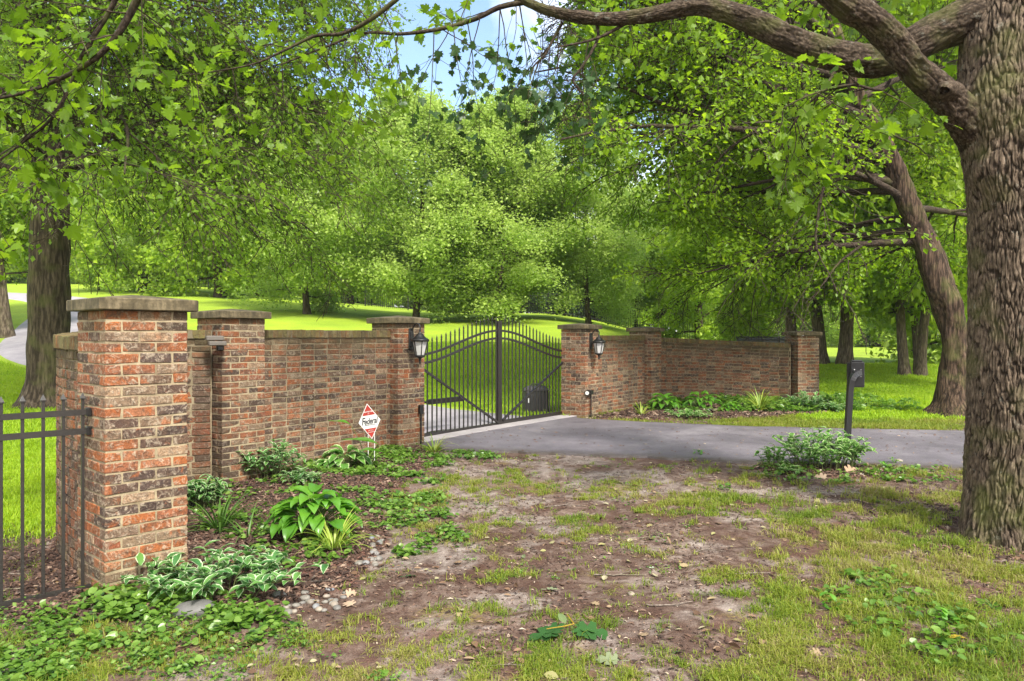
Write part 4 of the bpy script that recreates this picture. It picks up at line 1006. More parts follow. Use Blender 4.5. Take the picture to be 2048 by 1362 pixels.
# ---- crooked tree behind it (14 m) ----
def mid_tree(name, label, line, bark, leafm, seed, prim, leaf, per, kids, droop, tmpl=DIAM, lump=.1, sides=26, lab='tree', trunk_disp=.02, ext=None, ratio=(.38, .62), thin_dead=0, zmin=2.5, xlim=(-99, 99)):
    a = px_line(line, 150); root = empty(name, tuple(a[0, :3]), label, lab)
    m = MB(); fl = a[:, 3]*(1+.55*np.exp(-(a[:, 2]-a[0, 2])/.22)); m.tube(a[:, :3], fl, sides, disp=bark_disp(seed, trunk_disp, 3.2, 1.3, lump, 1.5), fur=0, moss=0)
    m.build('trunk', bark, root, smooth=True)
    rs_ = rng(seed); out, tips = [], []
    for (t, az, el, L, r0) in prim(rs_):
        i = min(int(t*149), 148); p = a[i, :3]; d = np.array([cos(az)*cos(el), sin(az)*cos(el), sin(el)])
        grow(rs_, p, d, L, r0, 0, 3, droop, kids, out, tips, .3, (.45, 1.0), ratio)
    m = MB(); twigs_mesh([o_ for o_ in out if xlim[0]-.6 < o_[0][-1, 0] < xlim[1]], m, sides=(8, 5, 3, 3), minr=.006); m.build('branches', TWIGM if name != 'x' else bark, root, smooth=True)
    if thin_dead:
        out2 = []; tp = []
        for k in range(thin_dead):
            t = rs_.uniform(.32, .8); p = a[int(t*149), :3]; az = rs_.uniform(-pi, .2); d = np.array([cos(az), sin(az), rs_.uniform(-.4, .1)])
            grow(rs_, p, d, rs_.uniform(.7, 1.7), .012, 1, 3, [0, .9, 1.2, .8], [0, 5, 3], out2, tp, .5, (.5, 1.1))
        m = MB(); twigs_mesh(out2, m, sides=(4, 4, 3, 3), minr=.0035); m.build('dead_twigs', DEADT, root)
    tips = [q for q in tips if xlim[0] < q[0][-1, 0] < xlim[1] and q[0][:, 2].min() > zmin+.35*np.sin(q[0][0, 0]*3)]
    m = MB(); n = leaves_on(rs_, tips, per, leaf, m, tmpl, .35, .09, .7); m.build('crown', leafm, root); print(label, 'leaves', n, 'tips', len(tips))
    return root
DEADT = bark_mat('pale_dead_twigs', (.10, .08, .065), (.2, .165, .14), (.3, .26, .22), (20, 20, 20), depth=.002)
def prim2(r_):
    o = []
    for k in range(30):
        t = .36+.62*k/29; az = pi-.5+r_.normal(0, .5) if k % 4 else r_.uniform(.2, 1.5)
        o.append((t, az, .25+r_.normal(0, .2)+.5*(t-.5), r_.uniform(3.4, 5.8), .075))
    for k in range(9): o.append((.5+.05*k, pi+r_.normal(.05, .3), .35, r_.uniform(6, 7.5), .09))
    return o
mid_tree('maple_tree', 'crooked knobbly tree with drooping branches just left of the huge oak trunk',
    [(1906, 836, 14, .40), (1903, 780, 14, .27), (1910, 700, 14, .25), (1898, 630, 14, .245), (1876, 560, 14, .235), (1850, 480, 14, .21), (1814, 405, 14, .19), (1788, 340, 14, .175), (1762, 280, 14, .16), (1742, 235, 14, .155), (1722, 205, 14, .13), (1690, 120, 14.1, .12), (1660, 20, 14.2, .1), (1650, -80, 14.2, .08)],
    BARK2, LF_R, 41, prim2, .082, 10, [9, 7, 5], [.04, .12, .28, .5], lump=.5, trunk_disp=.03, xlim=(1.1, 99))
def prim5(r_):
    o = []
    for k in range(34):
        t = .42+.58*k/33; az = r_.normal(-.25, .85) if k % 4 else pi+r_.normal(0, .6)
        o.append((t, az, .35+r_.normal(0, .2), r_.uniform(3.6, 6.8), .07))
    for k in range(7): o.append((.45+.06*k, r_.normal(-.35, .35), .45, r_.uniform(5, 6.8), .075))
    return o
mid_tree('oak_tree', 'straight dark oak behind the nearest brick pillar with bare drooping twigs',
    [(92, 815, 14, .36), (96, 760, 14, .35), (98, 660, 14, .345), (99, 540, 14, .34), (100, 420, 14, .33), (96, 320, 14, .31), (80, 200, 14, .27), (60, 90, 14, .23), (50, -20, 14, .19), (50, -140, 14, .15), (55, -260, 14, .11)],
    BARK3, LF_L, 57, prim5, .075, 8, [9, 7, 5], [.12, .26, .5, .75], thin_dead=26, xlim=(-99, -2.3))

BARK4 = bark_mat('warm_grey_bark', (.06, .045, .032), (.14, .11, .08), (.22, .18, .135), (13, 13, 2), depth=.02)
# ---- park trees beyond the wall ----
def park_tree(seed, H, Rr, base, nleaf, leaf, bark, leafm, trunk_r=.2, lean=(0, 0), conifer=False):
    """returns (trunk mesh object, crown mesh object) in local coordinates, unlinked from any parent"""
    r_ = rng(seed); n = 24; z = np.linspace(-.1, H*.96, n)
    cx = lean[0]*z/H+.12*np.sin(z*.6+seed); cy = lean[1]*z/H+.12*np.cos(z*.5+seed)
    tr = trunk_r*(1-.88*(z/H).clip(0, 1))*(1+.5*np.exp(-np.maximum(z, 0)/.25))
    m = MB(); m.tube(np.stack([cx, cy, z], 1), tr, 12, disp=bark_disp(seed, .01, 3, 1, .1))
    def env(zz_):
        t = (zz_-base)/(H-base)
        return Rr*(1.02-t)*1.0 if conifer else Rr*np.clip(np.sin(np.clip(.12+t*.88, 0, 1)*pi)**.6, .1, 1)*(1-.25*t)
    NB = int(34+H*1.8); C, W = [], []
    for k in range(NB):
        zb = base*.7+(H*.93-base*.7)*np.clip((k+r_.normal(0, 1.5))/NB, 0, 1)**.9; az = k*2.4+r_.normal(0, .3); Lb = env(max(zb+.3, base+.05))*r_.uniform(.72, 1.12)
        i = np.interp(zb, z, np.arange(n)); p = np.array([np.interp(zb, z, cx), np.interp(zb, z, cy), zb])
        el = r_.uniform(-.05, 1.1) if not conifer else r_.uniform(-.15, .1); d = np.array([cos(az)*cos(el), sin(az)*cos(el), sin(el)])
        o_, t_ = [], []
        grow(r_, p, d, Lb, max(trunk_r*.28*(1-zb/H), .02), 0, 1, [.09, .18], [7], o_, t_, .3, (.5, 1.1), (.3, .55))
        for pts, rad, lv in o_: m.tube(pts, np.maximum(rad, .008), 4)
        for pts, ds in t_:
            for q in pts[2:]: C.append(q); W.append(.36)
        for q in o_[0][0][4:]: C.append(q); W.append(.3)
    C = np.array(C); pick = r_.integers(0, len(C), nleaf)
    cl = fbm(C[:, 0]*1.0, C[:, 1]*1.0, C[:, 2]*1.2+seed, 3); keep = cl[pick] > -.20; pick = pick[keep]; N = len(pick)
    Pp = C[pick]+r_.normal(0, 1, (N, 3))*np.array([.30, .30, .32]); D = r_.normal(0, 1, (N, 3)); D[:, 2] -= .4
    Nn = r_.normal(0, .5, (N, 3)); Nn[:, 2] += .8
    rr_ = np.clip(r_.random(N)*.55+.45*(.5+fbm(Pp[:, 0]*.9, Pp[:, 1]*.9, Pp[:, 2]*.9+seed, 2)), 0, 1)
    mc = MB(); scatter(mc, Pp, D, Nn, leaf*(1+r_.normal(0, .25, N)).clip(.5, 1.6), *DIAM, r_=rr_)
    a = m.build('trunk', bark, None, smooth=True); c = mc.build('crown', leafm, None)
    return a, c
protos = {}
def proto(key, *args, **kw):
    a, c = park_tree(*args, **kw); COL.objects.unlink(a); COL.objects.unlink(c); protos[key] = (a.data, c.data)
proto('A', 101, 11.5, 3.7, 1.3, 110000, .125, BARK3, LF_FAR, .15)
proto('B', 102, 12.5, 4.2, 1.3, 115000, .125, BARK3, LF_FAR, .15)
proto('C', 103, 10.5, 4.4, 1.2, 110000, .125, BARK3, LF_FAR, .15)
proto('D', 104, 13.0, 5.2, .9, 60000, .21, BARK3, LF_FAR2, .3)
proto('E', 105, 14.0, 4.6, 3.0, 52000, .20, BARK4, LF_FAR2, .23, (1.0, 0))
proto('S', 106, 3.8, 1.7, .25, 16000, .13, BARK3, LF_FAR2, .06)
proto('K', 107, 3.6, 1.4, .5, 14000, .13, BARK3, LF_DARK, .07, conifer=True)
def place(key, px, d, label, name='maple_tree', group=None, rz=0, s=1.0, sxy=None, py=None):
    X = (px-1024)/F*d; z = gz(X, d)-.03
    root = empty(name, (X, d, z), label, 'tree', group, rz); root.scale = (sxy or s, sxy or s, s)
    for nm, me in zip(('trunk', 'crown'), protos[key]):
        o = bpy.data.objects.new(nm, me); COL.objects.link(o); o.parent = root
    return root
GT = 'young trees on the lawn behind the wall'
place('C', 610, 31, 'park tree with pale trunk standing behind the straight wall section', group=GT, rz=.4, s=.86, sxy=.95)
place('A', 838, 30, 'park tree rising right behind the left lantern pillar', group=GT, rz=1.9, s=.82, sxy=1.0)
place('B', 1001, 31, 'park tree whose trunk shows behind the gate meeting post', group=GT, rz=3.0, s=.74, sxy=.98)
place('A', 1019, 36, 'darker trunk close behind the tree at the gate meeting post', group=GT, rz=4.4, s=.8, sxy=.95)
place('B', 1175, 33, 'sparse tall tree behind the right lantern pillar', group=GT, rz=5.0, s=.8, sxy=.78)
place('D', 440, 40, 'leafy tree on the slope above the second pillar', rz=1.0)
place('D', 283, 44, 'dense tree on the slope above the nearest stone cap', rz=2.2, s=.9)
place('D', 520, 48, 'tree behind and left of the tree above the straight wall', rz=3.2)
place('E', 8, 24, 'leaning tree at the far left edge beside the drive', rz=2.6, s=.85)
place('D', 700, 52, 'broad tree beyond the lawn between the two left park trees', rz=4.0, s=.9)
place('C', 1270, 44, 'green tree above the wall pillar right of the gate', rz=2.0, s=.8)
place('D', 1400, 40, 'tree above the long curved wall section', rz=.3, s=.8)
place('E', 1585, 27, 'tree with grey trunk behind the right end of the long wall', rz=.9, s=.9)
place('E', 1636, 25.5, 'leaning grey tree directly behind the far right pillar', rz=2.9, s=.95)
place('E', 1690, 25, 'thick straight trunk right of the far right pillar', rz=4.1, s=1.0)
GG = 'three trunks in a cluster on the right lawn'
place('E', 1806, 21.5, 'left trunk of the cluster of three on the right lawn', group=GG, rz=1.3, s=.8, sxy=.62)
place('E', 1832, 22.2, 'middle thin trunk of the cluster of three on the right lawn', group=GG, rz=2.6, s=.8, sxy=.5)
place('E', 1846, 21.3, 'right leaning trunk of the cluster of three on the right lawn', group=GG, rz=6.0, s=.8, sxy=.62)
place('D', 1960, 26, 'leafy tree partly hidden behind the huge oak trunk', rz=.8, s=.9)
place('E', 1905, 19, 'tall trunk seen in the gap beside the huge oak trunk', rz=3.6, s=1.05, sxy=.75)
for k, (px, d, s_) in enumerate([(1128, 44, .95), (1192, 46, 1.2), (1216, 50, .9)]):
    place('K', px, d, ['small dark evergreen left of the right lantern pillar', 'wide dark evergreen above the right lantern pillar', 'small evergreen farthest behind the right lantern'][k], 'evergreen_tree', 'small evergreens on the lawn', rz=k, s=s_)
place('S', 200, 46, 'round pale shrub on the slope above the nearest pillar', 'shrub', rz=.4, s=.8)
place('S', 1500, 30, 'pale green bush above the long wall section', 'shrub', rz=1.4, s=.9)
rs = rng(77); k = 0
GF = 'trees of the distant tree line'
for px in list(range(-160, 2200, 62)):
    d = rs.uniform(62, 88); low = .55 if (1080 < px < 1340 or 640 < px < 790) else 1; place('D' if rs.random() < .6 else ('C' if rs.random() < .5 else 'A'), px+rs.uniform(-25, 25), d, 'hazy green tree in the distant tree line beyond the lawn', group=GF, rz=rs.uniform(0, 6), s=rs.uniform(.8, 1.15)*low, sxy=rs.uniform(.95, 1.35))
for px in range(-120, 1300, 58):
    place('S', px+rs.uniform(-20, 20), rs.uniform(66, 82), 'low bush under the distant tree line', 'shrub', 'bushes under the distant tree line', rs.uniform(0, 6), rs.uniform(1.0, 1.5), rs.uniform(1.3, 1.9))
for px in range(-140, 1330, 46):
    place('S', px+rs.uniform(-20, 20), rs.uniform(96, 108), 'low bush under the distant tree line', 'shrub', 'bushes under the distant tree line', rs.uniform(0, 6), rs.uniform(1.0, 1.7), rs.uniform(1.6, 2.4))
for px in range(1300, 2150, 75):
    place('S', px+rs.uniform(-20, 20), rs.uniform(58, 70), 'low bush under the distant tree line', 'shrub', 'bushes under the distant tree line', rs.uniform(0, 6), rs.uniform(.8, 1.6))
# ------------------------------------------------------------------ grass, ground cover, mulch, litter
rs = rng(300)
GRASSM = leaf_mat('rough_grass', [(.09, .15, .015), (.14, .21, .018), (.20, .25, .025), (.26, .27, .045), (.27, .22, .10)], (1.5, 1.6, 1.0), .35, .55)
LAWNM = leaf_mat('lawn_grass', [(.15, .26, .012), (.23, .37, .016), (.31, .45, .02), (.38, .48, .04)], (1.6, 1.5, .9), .4, .55)
def blades(mb, X, Y, h, w, rs, lean=.5, rv=None):
    N = len(X); Z = gs(X, Y)-.006; h = h*(1+.9*fbm(X*5, Y*5, 90, 2)).clip(.45, 1.9)
    az = rs.random(N)*2*pi; h = h*(1+rs.normal(0, .3, N)).clip(.35, 1.8); w = w*(1+rs.normal(0, .2, N)).clip(.5, 1.6)
    ln = np.abs(rs.normal(0, lean, N)); fx, fy = np.cos(az), np.sin(az); sa = az+pi/2+rs.normal(0, .4, N); sx_, sy_ = np.cos(sa)*w/2, np.sin(sa)*w/2
    P0 = np.stack([X, Y, Z], 1); S = np.stack([sx_, sy_, 0*w], 1)
    mid = P0+np.stack([fx*ln*h*.3, fy*ln*h*.3, h*.58], 1); tip = P0+np.stack([fx*ln*h*.95, fy*ln*h*.95, h*(1-.28*ln)], 1)
    V = np.stack([P0-S, P0+S, mid+S*.8, mid-S*.8, tip], 1).reshape(-1, 3)
    k = np.arange(N)[:, None]*5
    r_ = rv if rv is not None else rs.random(N)
    mb.add(V, [np.array([[0, 1, 2, 3]])+k, np.array([[3, 2, 4]])+k], 0, rnd=np.repeat(np.clip(r_, 0, 1), 5))
def tufts(X, Y, n, sp, rs):
    return (np.repeat(X, n)+rs.normal(0, sp, len(X)*n), np.repeat(Y, n)+rs.normal(0, sp, len(X)*n))
def free(X, Y):
    ok = ~poly_in(X, Y, DRIVE) & (seg_dist(X, Y, [tuple(p) for p in near_e]) > .02)
    for p in (P1, P2, P3, P4, P5, P6): ok &= (np.hypot(X-p[0], Y-p[1]) > .33)
    ok &= np.hypot(X-T1X, Y-T1Y) > .50
    return ok
m = MB()
N = 60000; Y = rs.uniform(2.9, 10, N); X = Y*rs.uniform(-.74, .74, N)
dn = grass_density(X, Y); ok = (rs.random(N) < dn*.46*np.clip(.7+2.2*fbm(X*7, Y*7, 70, 3), .0, 1.4)+.02) & free(X, Y) & ~(signed_bed(X, Y) & (X < 0) & (Y > 4.2))
X, Y = X[ok], Y[ok]; tone = .5+.7*fbm(X*1.5, Y*1.5, 20, 3)-.22*smooth(.44, .58, X/Y)*smooth(5.8, 4.6, Y)+rs.normal(0, .1, len(X)); nb = 15
XX, YY = tufts(X, Y, nb, .022, rs); print('grass tufts', len(X))
blades(m, XX, YY, .038+.02*smooth(1, 3, XX), .0030+.0004*YY, rs, 1.15, np.repeat(tone, nb)+rs.normal(0, .16, len(XX)))
N = 9000; Y = rs.uniform(11.4, 15.0, N); X = Y*rs.uniform(.07, .60, N)
ok = free(X, Y) & (rs.random(N) < .25+.75*grass_density(X, Y)) & ~signed_bed(X, Y) & (lawn_mask(X, Y) < .8); X, Y = X[ok], Y[ok]
XX, YY = tufts(X, Y, 10, .04, rs); blades(m, XX, YY, .05, .009, rs, .8, np.repeat(.42+.5*fbm(X, Y, 20, 3), 10)+rs.normal(0, .15, len(XX)))
tag(m.build('grass', GRASSM), kind='stuff')
m = MB()
def lawn_patch(n, y0, y1, u0, u1, h, w):
    Y = np.sqrt(rs.uniform(y0**2, y1**2, n)); X = Y*rs.uniform(u0, u1, n)
    ok = (lawn_mask(X, Y) > rs.uniform(.2, .9, n)) & ~signed_bed(X, Y) & free(X, Y) & (seg_dist(X, Y, [tuple(p[:2]) for p in INNER[::3]]) > 1.62); X, Y = X[ok], Y[ok]
    blades(m, X, Y, h, w, rs, .6, .5+.35*fbm(X*1.2, Y*1.2, 30, 3)+rs.normal(0, .2, len(X)))
lawn_patch(90000, 5.4, 10.5, -.75, -.5, .05, .008)
lawn_patch(60000, 10.5, 20, -.75, -.45, .06, .014)
lawn_patch(90000, 13, 24, -.14, .10, .06, .015)
lawn_patch(90000, 13, 26, .36, .66, .06, .016)
tag(m.build('lawn_grass', LAWNM), kind='stuff')

# low leafy ground cover
IVY = leaf_mat('ground_cover_leaves', [(.025, .065, .012), (.055, .13, .018), (.11, .21, .026), (.18, .29, .05)], (1.7, 1.9, 1.2), .35, .35, spec=.5)
RND = (np.array([(0, 0, 0), (.28, -.08, .02), (.5, .2, .05), (.46, .55, .04), (.24, .88, .0), (0, 1, -.06), (-.24, .88, 0), (-.46, .55, .04), (-.5, .2, .05), (-.28, -.08, .02)]), [(0, 1, 2, 3, 4, 5), (0, 5, 6, 7, 8, 9)])
def cover(mb, X, Y, size, hmax, rs, tm=RND):
    N = len(X); hh = rs.uniform(.1, 1, N)*hmax; Z = gs(X, Y)+hh
    D = rs.normal(0, 1, (N, 3)); D[:, 2] = D[:, 2]*.25-.1; Nn = rs.normal(0, .4, (N, 3)); Nn[:, 2] += 1
    sz = size*(1+rs.normal(0, .28, N)).clip(.5, 1.7)
    scatter(mb, np.stack([X, Y, Z], 1), D, Nn, sz, *tm, r_=np.clip(.2+.8*hh/hmax*rs.uniform(.5, 1.1, N)+rs.normal(0, .1, N), 0, 1))
m = MB()
def cover_poly(poly, n, size, h, thr=-.05, sc=2.2, tm=RND, clump=7):
    poly = [tuple(P(a, b_, 1500*(EYE-.04)/(b_-HZ))[:2]) for a, b_ in poly]
    xs = [p[0] for p in poly]; ys = [p[1] for p in poly]
    X = rs.uniform(min(xs), max(xs), n*6); Y = rs.uniform(min(ys), max(ys), n*6)
    ok = poly_in(X, Y, poly) & (fbm(X*sc, Y*sc, 40, 3)+rs.normal(0, .05, n*6) > thr) & free(X, Y); X, Y = X[ok][:n], Y[ok][:n]
    X, Y = tufts(X, Y, clump, .035, rs); cover(m, X, Y, size, h, rs, tm)
cover_poly([(560, 905), (760, 900), (860, 893), (960, 898), (1040, 905), (990, 925), (900, 935), (880, 975), (900, 1040), (930, 1075), (830, 1110), (760, 1090), (720, 1020), (640, 960)], 900, .032, .05, -.02, 4.5)
cover_poly([(-40, 1180), (150, 1215), (230, 1180), (330, 1165), (480, 1195), (600, 1230), (560, 1260), (480, 1300), (330, 1340), (100, 1362), (-60, 1362)], 280, .030, .055, .05, 5)
cover_poly([(175, 1190), (300, 1160), (520, 1190), (560, 1230), (450, 1260), (250, 1260)], 110, .038, .08, -.1)
cover_poly([(1190, 812), (1650, 800), (1830, 815), (1840, 832), (1600, 838), (1300, 836)], 900, .06, .08, -.1, 1.2)
cover_poly([(1400, 815), (1700, 808), (1720, 836), (1420, 836)], 300, .07, .14, -.2, 1.2)
cover_poly([(1500, 945), (1580, 930), (1760, 930), (1900, 935), (1925, 1010), (1700, 985), (1560, 990)], 110, .035, .05, .08)
cover_poly([(1600, 1150), (1930, 1120), (2048, 1180), (2048, 1330), (1800, 1320)], 70, .035, .06, .05)
cover_poly([(380, 960), (600, 950), (720, 1010), (700, 1120), (560, 1130), (400, 1060)], 260, .034, .05, .0, 4)
cover_poly([(560, 930), (760, 900), (860, 900), (760, 960), (640, 960)], 200, .034, .05, -.1, 4)
cover_poly([(640, 940), (1050, 910), (1300, 930), (1500, 1000), (1300, 1180), (900, 1200), (760, 1150), (900, 1000)], 160, .022, .02, .12, 3.5, DIAM)
cover_poly([(-40, 1180), (560, 1230), (800, 1362), (-60, 1362)], 300, .024, .05, -.1, 3.5, DIAM)
tag(m.build('ground_cover', IVY), kind='stuff')

# mulch, bark chips and litter
CHIP = rnd_mat('bark_chips', [(0, (.022, .011, .007)), (.4, (.055, .028, .018)), (.68, (.10, .055, .036)), (.86, (.18, .11, .075)), (.96, (.30, .22, .16)), (1, (.38, .31, .23))], .9)
CT = (np.array([(-.16, 0, 0), (.16, 0, .05), (.2, .5, .12), (.1, 1, 0), (-.1, .95, .06), (-.18, .45, .10), (0, .5, .26)]), [(0, 1, 6), (1, 2, 6), (2, 3, 6), (3, 4, 6), (4, 5, 6), (5, 0, 6)])
def chips(mb, X, Y, size, rs, top=1.0, lift=.004):
    N = len(X); Z = gs(X, Y)+rs.random(N)*lift; D = rs.normal(0, 1, (N, 3)); D[:, 2] *= .18
    Nn = rs.normal(0, .22, (N, 3)); Nn[:, 2] += 1
    scatter(mb, np.stack([X, Y, Z], 1), D, Nn, size*np.exp(rs.normal(0, .45, N)).clip(.3, 2.6), *CT, r_=rs.random(N)**1.25*top)
m = MB()
N = 60000; X = rs.uniform(-4, -.8, N); Y = rs.uniform(4.2, 10.4, N); ok = signed_bed(X, Y) & free(X, Y) & (X/Y > -.72); chips(m, X[ok], Y[ok], .028, rs, .95, .012)
N = 16000; X = rs.uniform(1.2, 7.1, N); Y = rs.uniform(12.9, 16, N); ok = signed_bed(X, Y) & free(X, Y); chips(m, X[ok], Y[ok], .045, rs, 1, .014)
N = 5000; X = rs.uniform(2.6, 4.8, N); Y = rs.uniform(8.1, 9, N); ok = signed_bed(X, Y) & free(X, Y); chips(m, X[ok], Y[ok], .03, rs, 1, .012)
N = 60000; Y = rs.uniform(2.9, 9.6, N); X = Y*rs.uniform(-.72, .72, N); ok = free(X, Y) & (fbm(X*1.6, Y*1.6, 60, 3)+.15*smooth(.1, .5, X/Y) > rs.uniform(-.25, .35, N)); chips(m, X[ok], Y[ok], .017, rs)
N = 7000; a = rs.uniform(0, 2*pi, N); q = .5+np.abs(rs.normal(0, .45, N)); chips(m, T1X+np.cos(a)*q, T1Y+np.sin(a)*q, .028, rs)
N = 8000; Y = rs.uniform(4.3, 6.4, N); X = Y*rs.uniform(-.74, -.58, N); ok = (np.hypot(X-P1[0], Y-P1[1]) > .36); chips(m, X[ok], Y[ok], .022, rs, .8)
N = 500; Y = rs.uniform(8.4, 12, N); X = rs.uniform(-1, 7, N); ok = poly_in(X, Y, DRIVE); 
m2 = MB(); Xd, Yd = X[ok], Y[ok]; n_ = len(Xd); D = rs.normal(0, 1, (n_, 3)); D[:, 2] = 0; Nn = rs.normal(0, .1, (n_, 3)); Nn[:, 2] += 1
scatter(m, np.stack([Xd, Yd, g(Xd, Yd)+.034], 1), D, Nn, rs.uniform(.015, .05, n_), *CT, r_=rs.uniform(.5, 1, n_))
tag(m.build('mulch_chips', CHIP), kind='stuff')
LIT = leaf_mat('fallen_leaf_litter', [(.08, .045, .028), (.14, .08, .045), (.20, .12, .07), (.28, .20, .12), (.26, .25, .09), (.34, .30, .19)], (1.2, 1.1, .9), .15, .7)
m = MB(); N = 1500; Y = rs.uniform(2.9, 9.7, N); X = Y*rs.uniform(-.72, .72, N); ok = free(X, Y) & ~(signed_bed(X, Y) & (rs.random(N) < .4)); X, Y = X[ok], Y[ok]; N = len(X)
D = rs.normal(0, 1, (N, 3)); D[:, 2] *= .12; Nn = rs.normal(0, .4, (N, 3)); Nn[:, 2] += 1
scatter(m, np.stack([X, Y, gs(X, Y)+.012], 1), D, Nn, .034*np.exp(rs.normal(0, .45, N)).clip(.4, 2.3), *OVAT, r_=rs.random(N))
N = 150; Y = rs.uniform(3.2, 9.5, N); X = Y*rs.uniform(-.4, .72, N); ok = free(X, Y); X, Y = X[ok], Y[ok]; N = len(X)
D = rs.normal(0, 1, (N, 3)); D[:, 2] *= .12; Nn = rs.normal(0, .3, (N, 3)); Nn[:, 2] += 1
scatter(m, np.stack([X, Y, gs(X, Y)+.014], 1), D, Nn, rs.uniform(.04, .075, N), *OAKL, r_=rs.random(N))
tag(m.build('leaf_litter', LIT), kind='stuff')
# fallen twigs
def gpt(px, py): d = F*(EYE-.02)/(py-HZ); return (px-1024)/F*d, d
def ground_twig(px, py, L, az, r0, label='small bare twig lying on the muddy ground', group='fallen twigs on the ground', mat=None):
    x, y = gpt(px, py); n = 9; s_ = np.linspace(-.5, .5, n)*L; c_ = rs.normal(0, .12)*L
    X = x+s_*cos(az)-sin(az)*c_*np.sin(np.linspace(0, pi, n)); Y = y+s_*sin(az)+cos(az)*c_*np.sin(np.linspace(0, pi, n))+rs.normal(0, .004, n)
    root = None; m = MB(); m.tube(np.stack([X, Y, gs(X, Y)+r0+.004+rs.random(n)*.004], 1), np.linspace(r0, r0*.5, n), 6, cap=True)
    k = n//2; a2 = az+rs.choice([-1, 1])*.7; t = np.linspace(0, .3*L, 4); X2 = X[k]+t*cos(a2); Y2 = Y[k]+t*sin(a2); m.tube(np.stack([X2, Y2, gs(X2, Y2)+r0+.006], 1), np.linspace(r0*.6, r0*.3, 4), 5)
    o = m.build('fallen_twig', mat or DEADT, smooth=True); tag(o, label, 'twig', group)
for a in ((1130, 1018, .4, .1, .005), (1175, 955, .16, .3, .005), (990, 988, .2, 0, .005), (960, 955, .18, .1, .008), (1530, 1210, .22, 1.2, .006), (1590, 1275, .18, -.5, .004), (1010, 1330, .22, .05, .004), (1200, 1280, .12, 1.3, .004), (820, 1070, .15, .4, .004),
          (1500, 1140, .3, .05, .005), (1390, 960, .2, .2, .004), (1620, 1215, .2, -.1, .003), (1340, 1205, .3, .25, .005), (1240, 1150, .35, -.05, .005), (620, 1165, .28, .1, .006), (560, 1155, .22, -.2, .005), (60, 1175, .25, .25, .005), (45, 1145, .2, -.1, .004), (340, 1320, .08, -1.2, .004), (1420, 1100, .25, .15, .004), (1300, 1075, .2, .5, .004)):
    ground_twig(*a)
# single fallen leaves
def big_leaf(mb, x, y, L, az, tm, r_, lift=.012, tilt=.2, pitch=0):
    D = np.array([[cos(az), sin(az), pitch]]); Nn = np.array([[rs.normal(0, tilt), rs.normal(0, tilt), 1.]])
    scatter(mb, np.array([[x, y, G(x, y)+lift]]), D, Nn, L, *tm, r_=np.array([r_]))
def fallen(name, px, py, L, az, tm, mat, label, r_=.5, stem=True, tilt=.2, pitch=.1):
    x, y = gpt(px, py); m = MB(); big_leaf(m, x, y, L, az, tm, r_, .015, tilt, pitch)
    if stem: m.tube([(x, y, G(x, y)+.014), (x-cos(az)*L*.35, y-sin(az)*L*.35, G(x, y)+.016)], .0016, 4, rnd=r_)
    tag(m.build(name, mat), label, 'leaf')
GREENLF = leaf_mat('fallen_green_leaf', [(.035, .10, .025), (.05, .14, .03)], (1.2, 1.4, 1), .25, .6, spec=.2)
PALELF = leaf_mat('pale_underside_leaf', [(.13, .18, .07), (.22, .25, .14)], (1, 1, .9), .2, .5)
YELLF = leaf_mat('yellow_leaf', [(.40, .26, .02), (.42, .34, .05)], (1, 1, .8), .3, .5)
TANLF = leaf_mat('tan_dry_leaf', [(.32, .20, .12), (.45, .33, .23)], (1, 1, .9), .15, .6)
x, y = gpt(1130, 1268); r0 = empty('fallen_oak_sprig', (x, y, G(x, y)), 'green oak sprig with lobed leaves and orange stem lying on the mud', 'leaves')
m = MB()
for dx, az, L in ((-.02, pi+.25, .21), (-.0, pi-.35, .17), (.05, -.1, .22), (.06, .35, .16), (.04, -.6, .14), (-.03, pi+.7, .15)): big_leaf(m, x+dx, y, L, az, OAKL, rs.random(), .03, .15, -.05)
m.build('leaves', GREENLF, r0)
m = MB(); m.tube([(x-.1, y+.0, G(x, y)+.03), (x, y, G(x, y)+.045), (x+.05, y+.02, G(x, y)+.05), (x+.02, y+.1, G(x, y)+.07)], [.002, .003, .003, .002], 5, rnd=.1); m.build('stem', YELLF, r0)
m = MB(); big_leaf(m, x+.01, y+.06, .08, pi-1.0, OVAT, .0, .04, .3, .5); m.build('pale_leaf', PALELF, r0)
fallen('fallen_leaf', 1240, 1322, .13, pi-.15, OAKL, PALELF, 'pale curled leaf with a brown stem near the bottom edge', .8, tilt=.5)
fallen('fallen_leaf', 1890, 1275, .10, -.35, OVAT, YELLF, 'long yellow leaf lying in the grass at lower right', .3, tilt=.6, pitch=.15)
fallen('fallen_leaf', 1050, 1118, .06, 1.9, OVAT, PALELF, 'small pale green leaf on the bare mud', .5, tilt=.6)
fallen('fallen_leaf', 1092, 1180, .09, .1, OAKL, PALELF, 'whitish lobed leaf on bare mud above the oak sprig', .9)
fallen('fallen_leaf', 352, 1326, .08, .5, OAKL, PALELF, 'small grey lobed leaf below the ground cover', .7)
fallen('fallen_leaf', 706, 1210, .10, 2.4, OAKL, TANLF, 'dry tan leaf beside the bed pebbles', .8, tilt=.6)
fallen('fallen_leaf', 690, 1188, .08, .4, OAKL, TANLF, 'dry tan leaf just above the other tan leaf', .4, tilt=.6)
fallen('fallen_leaf', 1655, 968, .16, 2.6, OAKL, TANLF, 'dry tan leaf in front of the shrub island', .9, tilt=.5)
fallen('fallen_leaf', 1690, 958, .2, .2, OAKL, TANLF, 'large brown oak leaf beside the shrub island', .3, tilt=.5)
fallen('fallen_leaf', 1770, 935, .2, .1, OAKL, YELLF, 'orange brown oak leaf right of the shrub island', .0, tilt=.3)
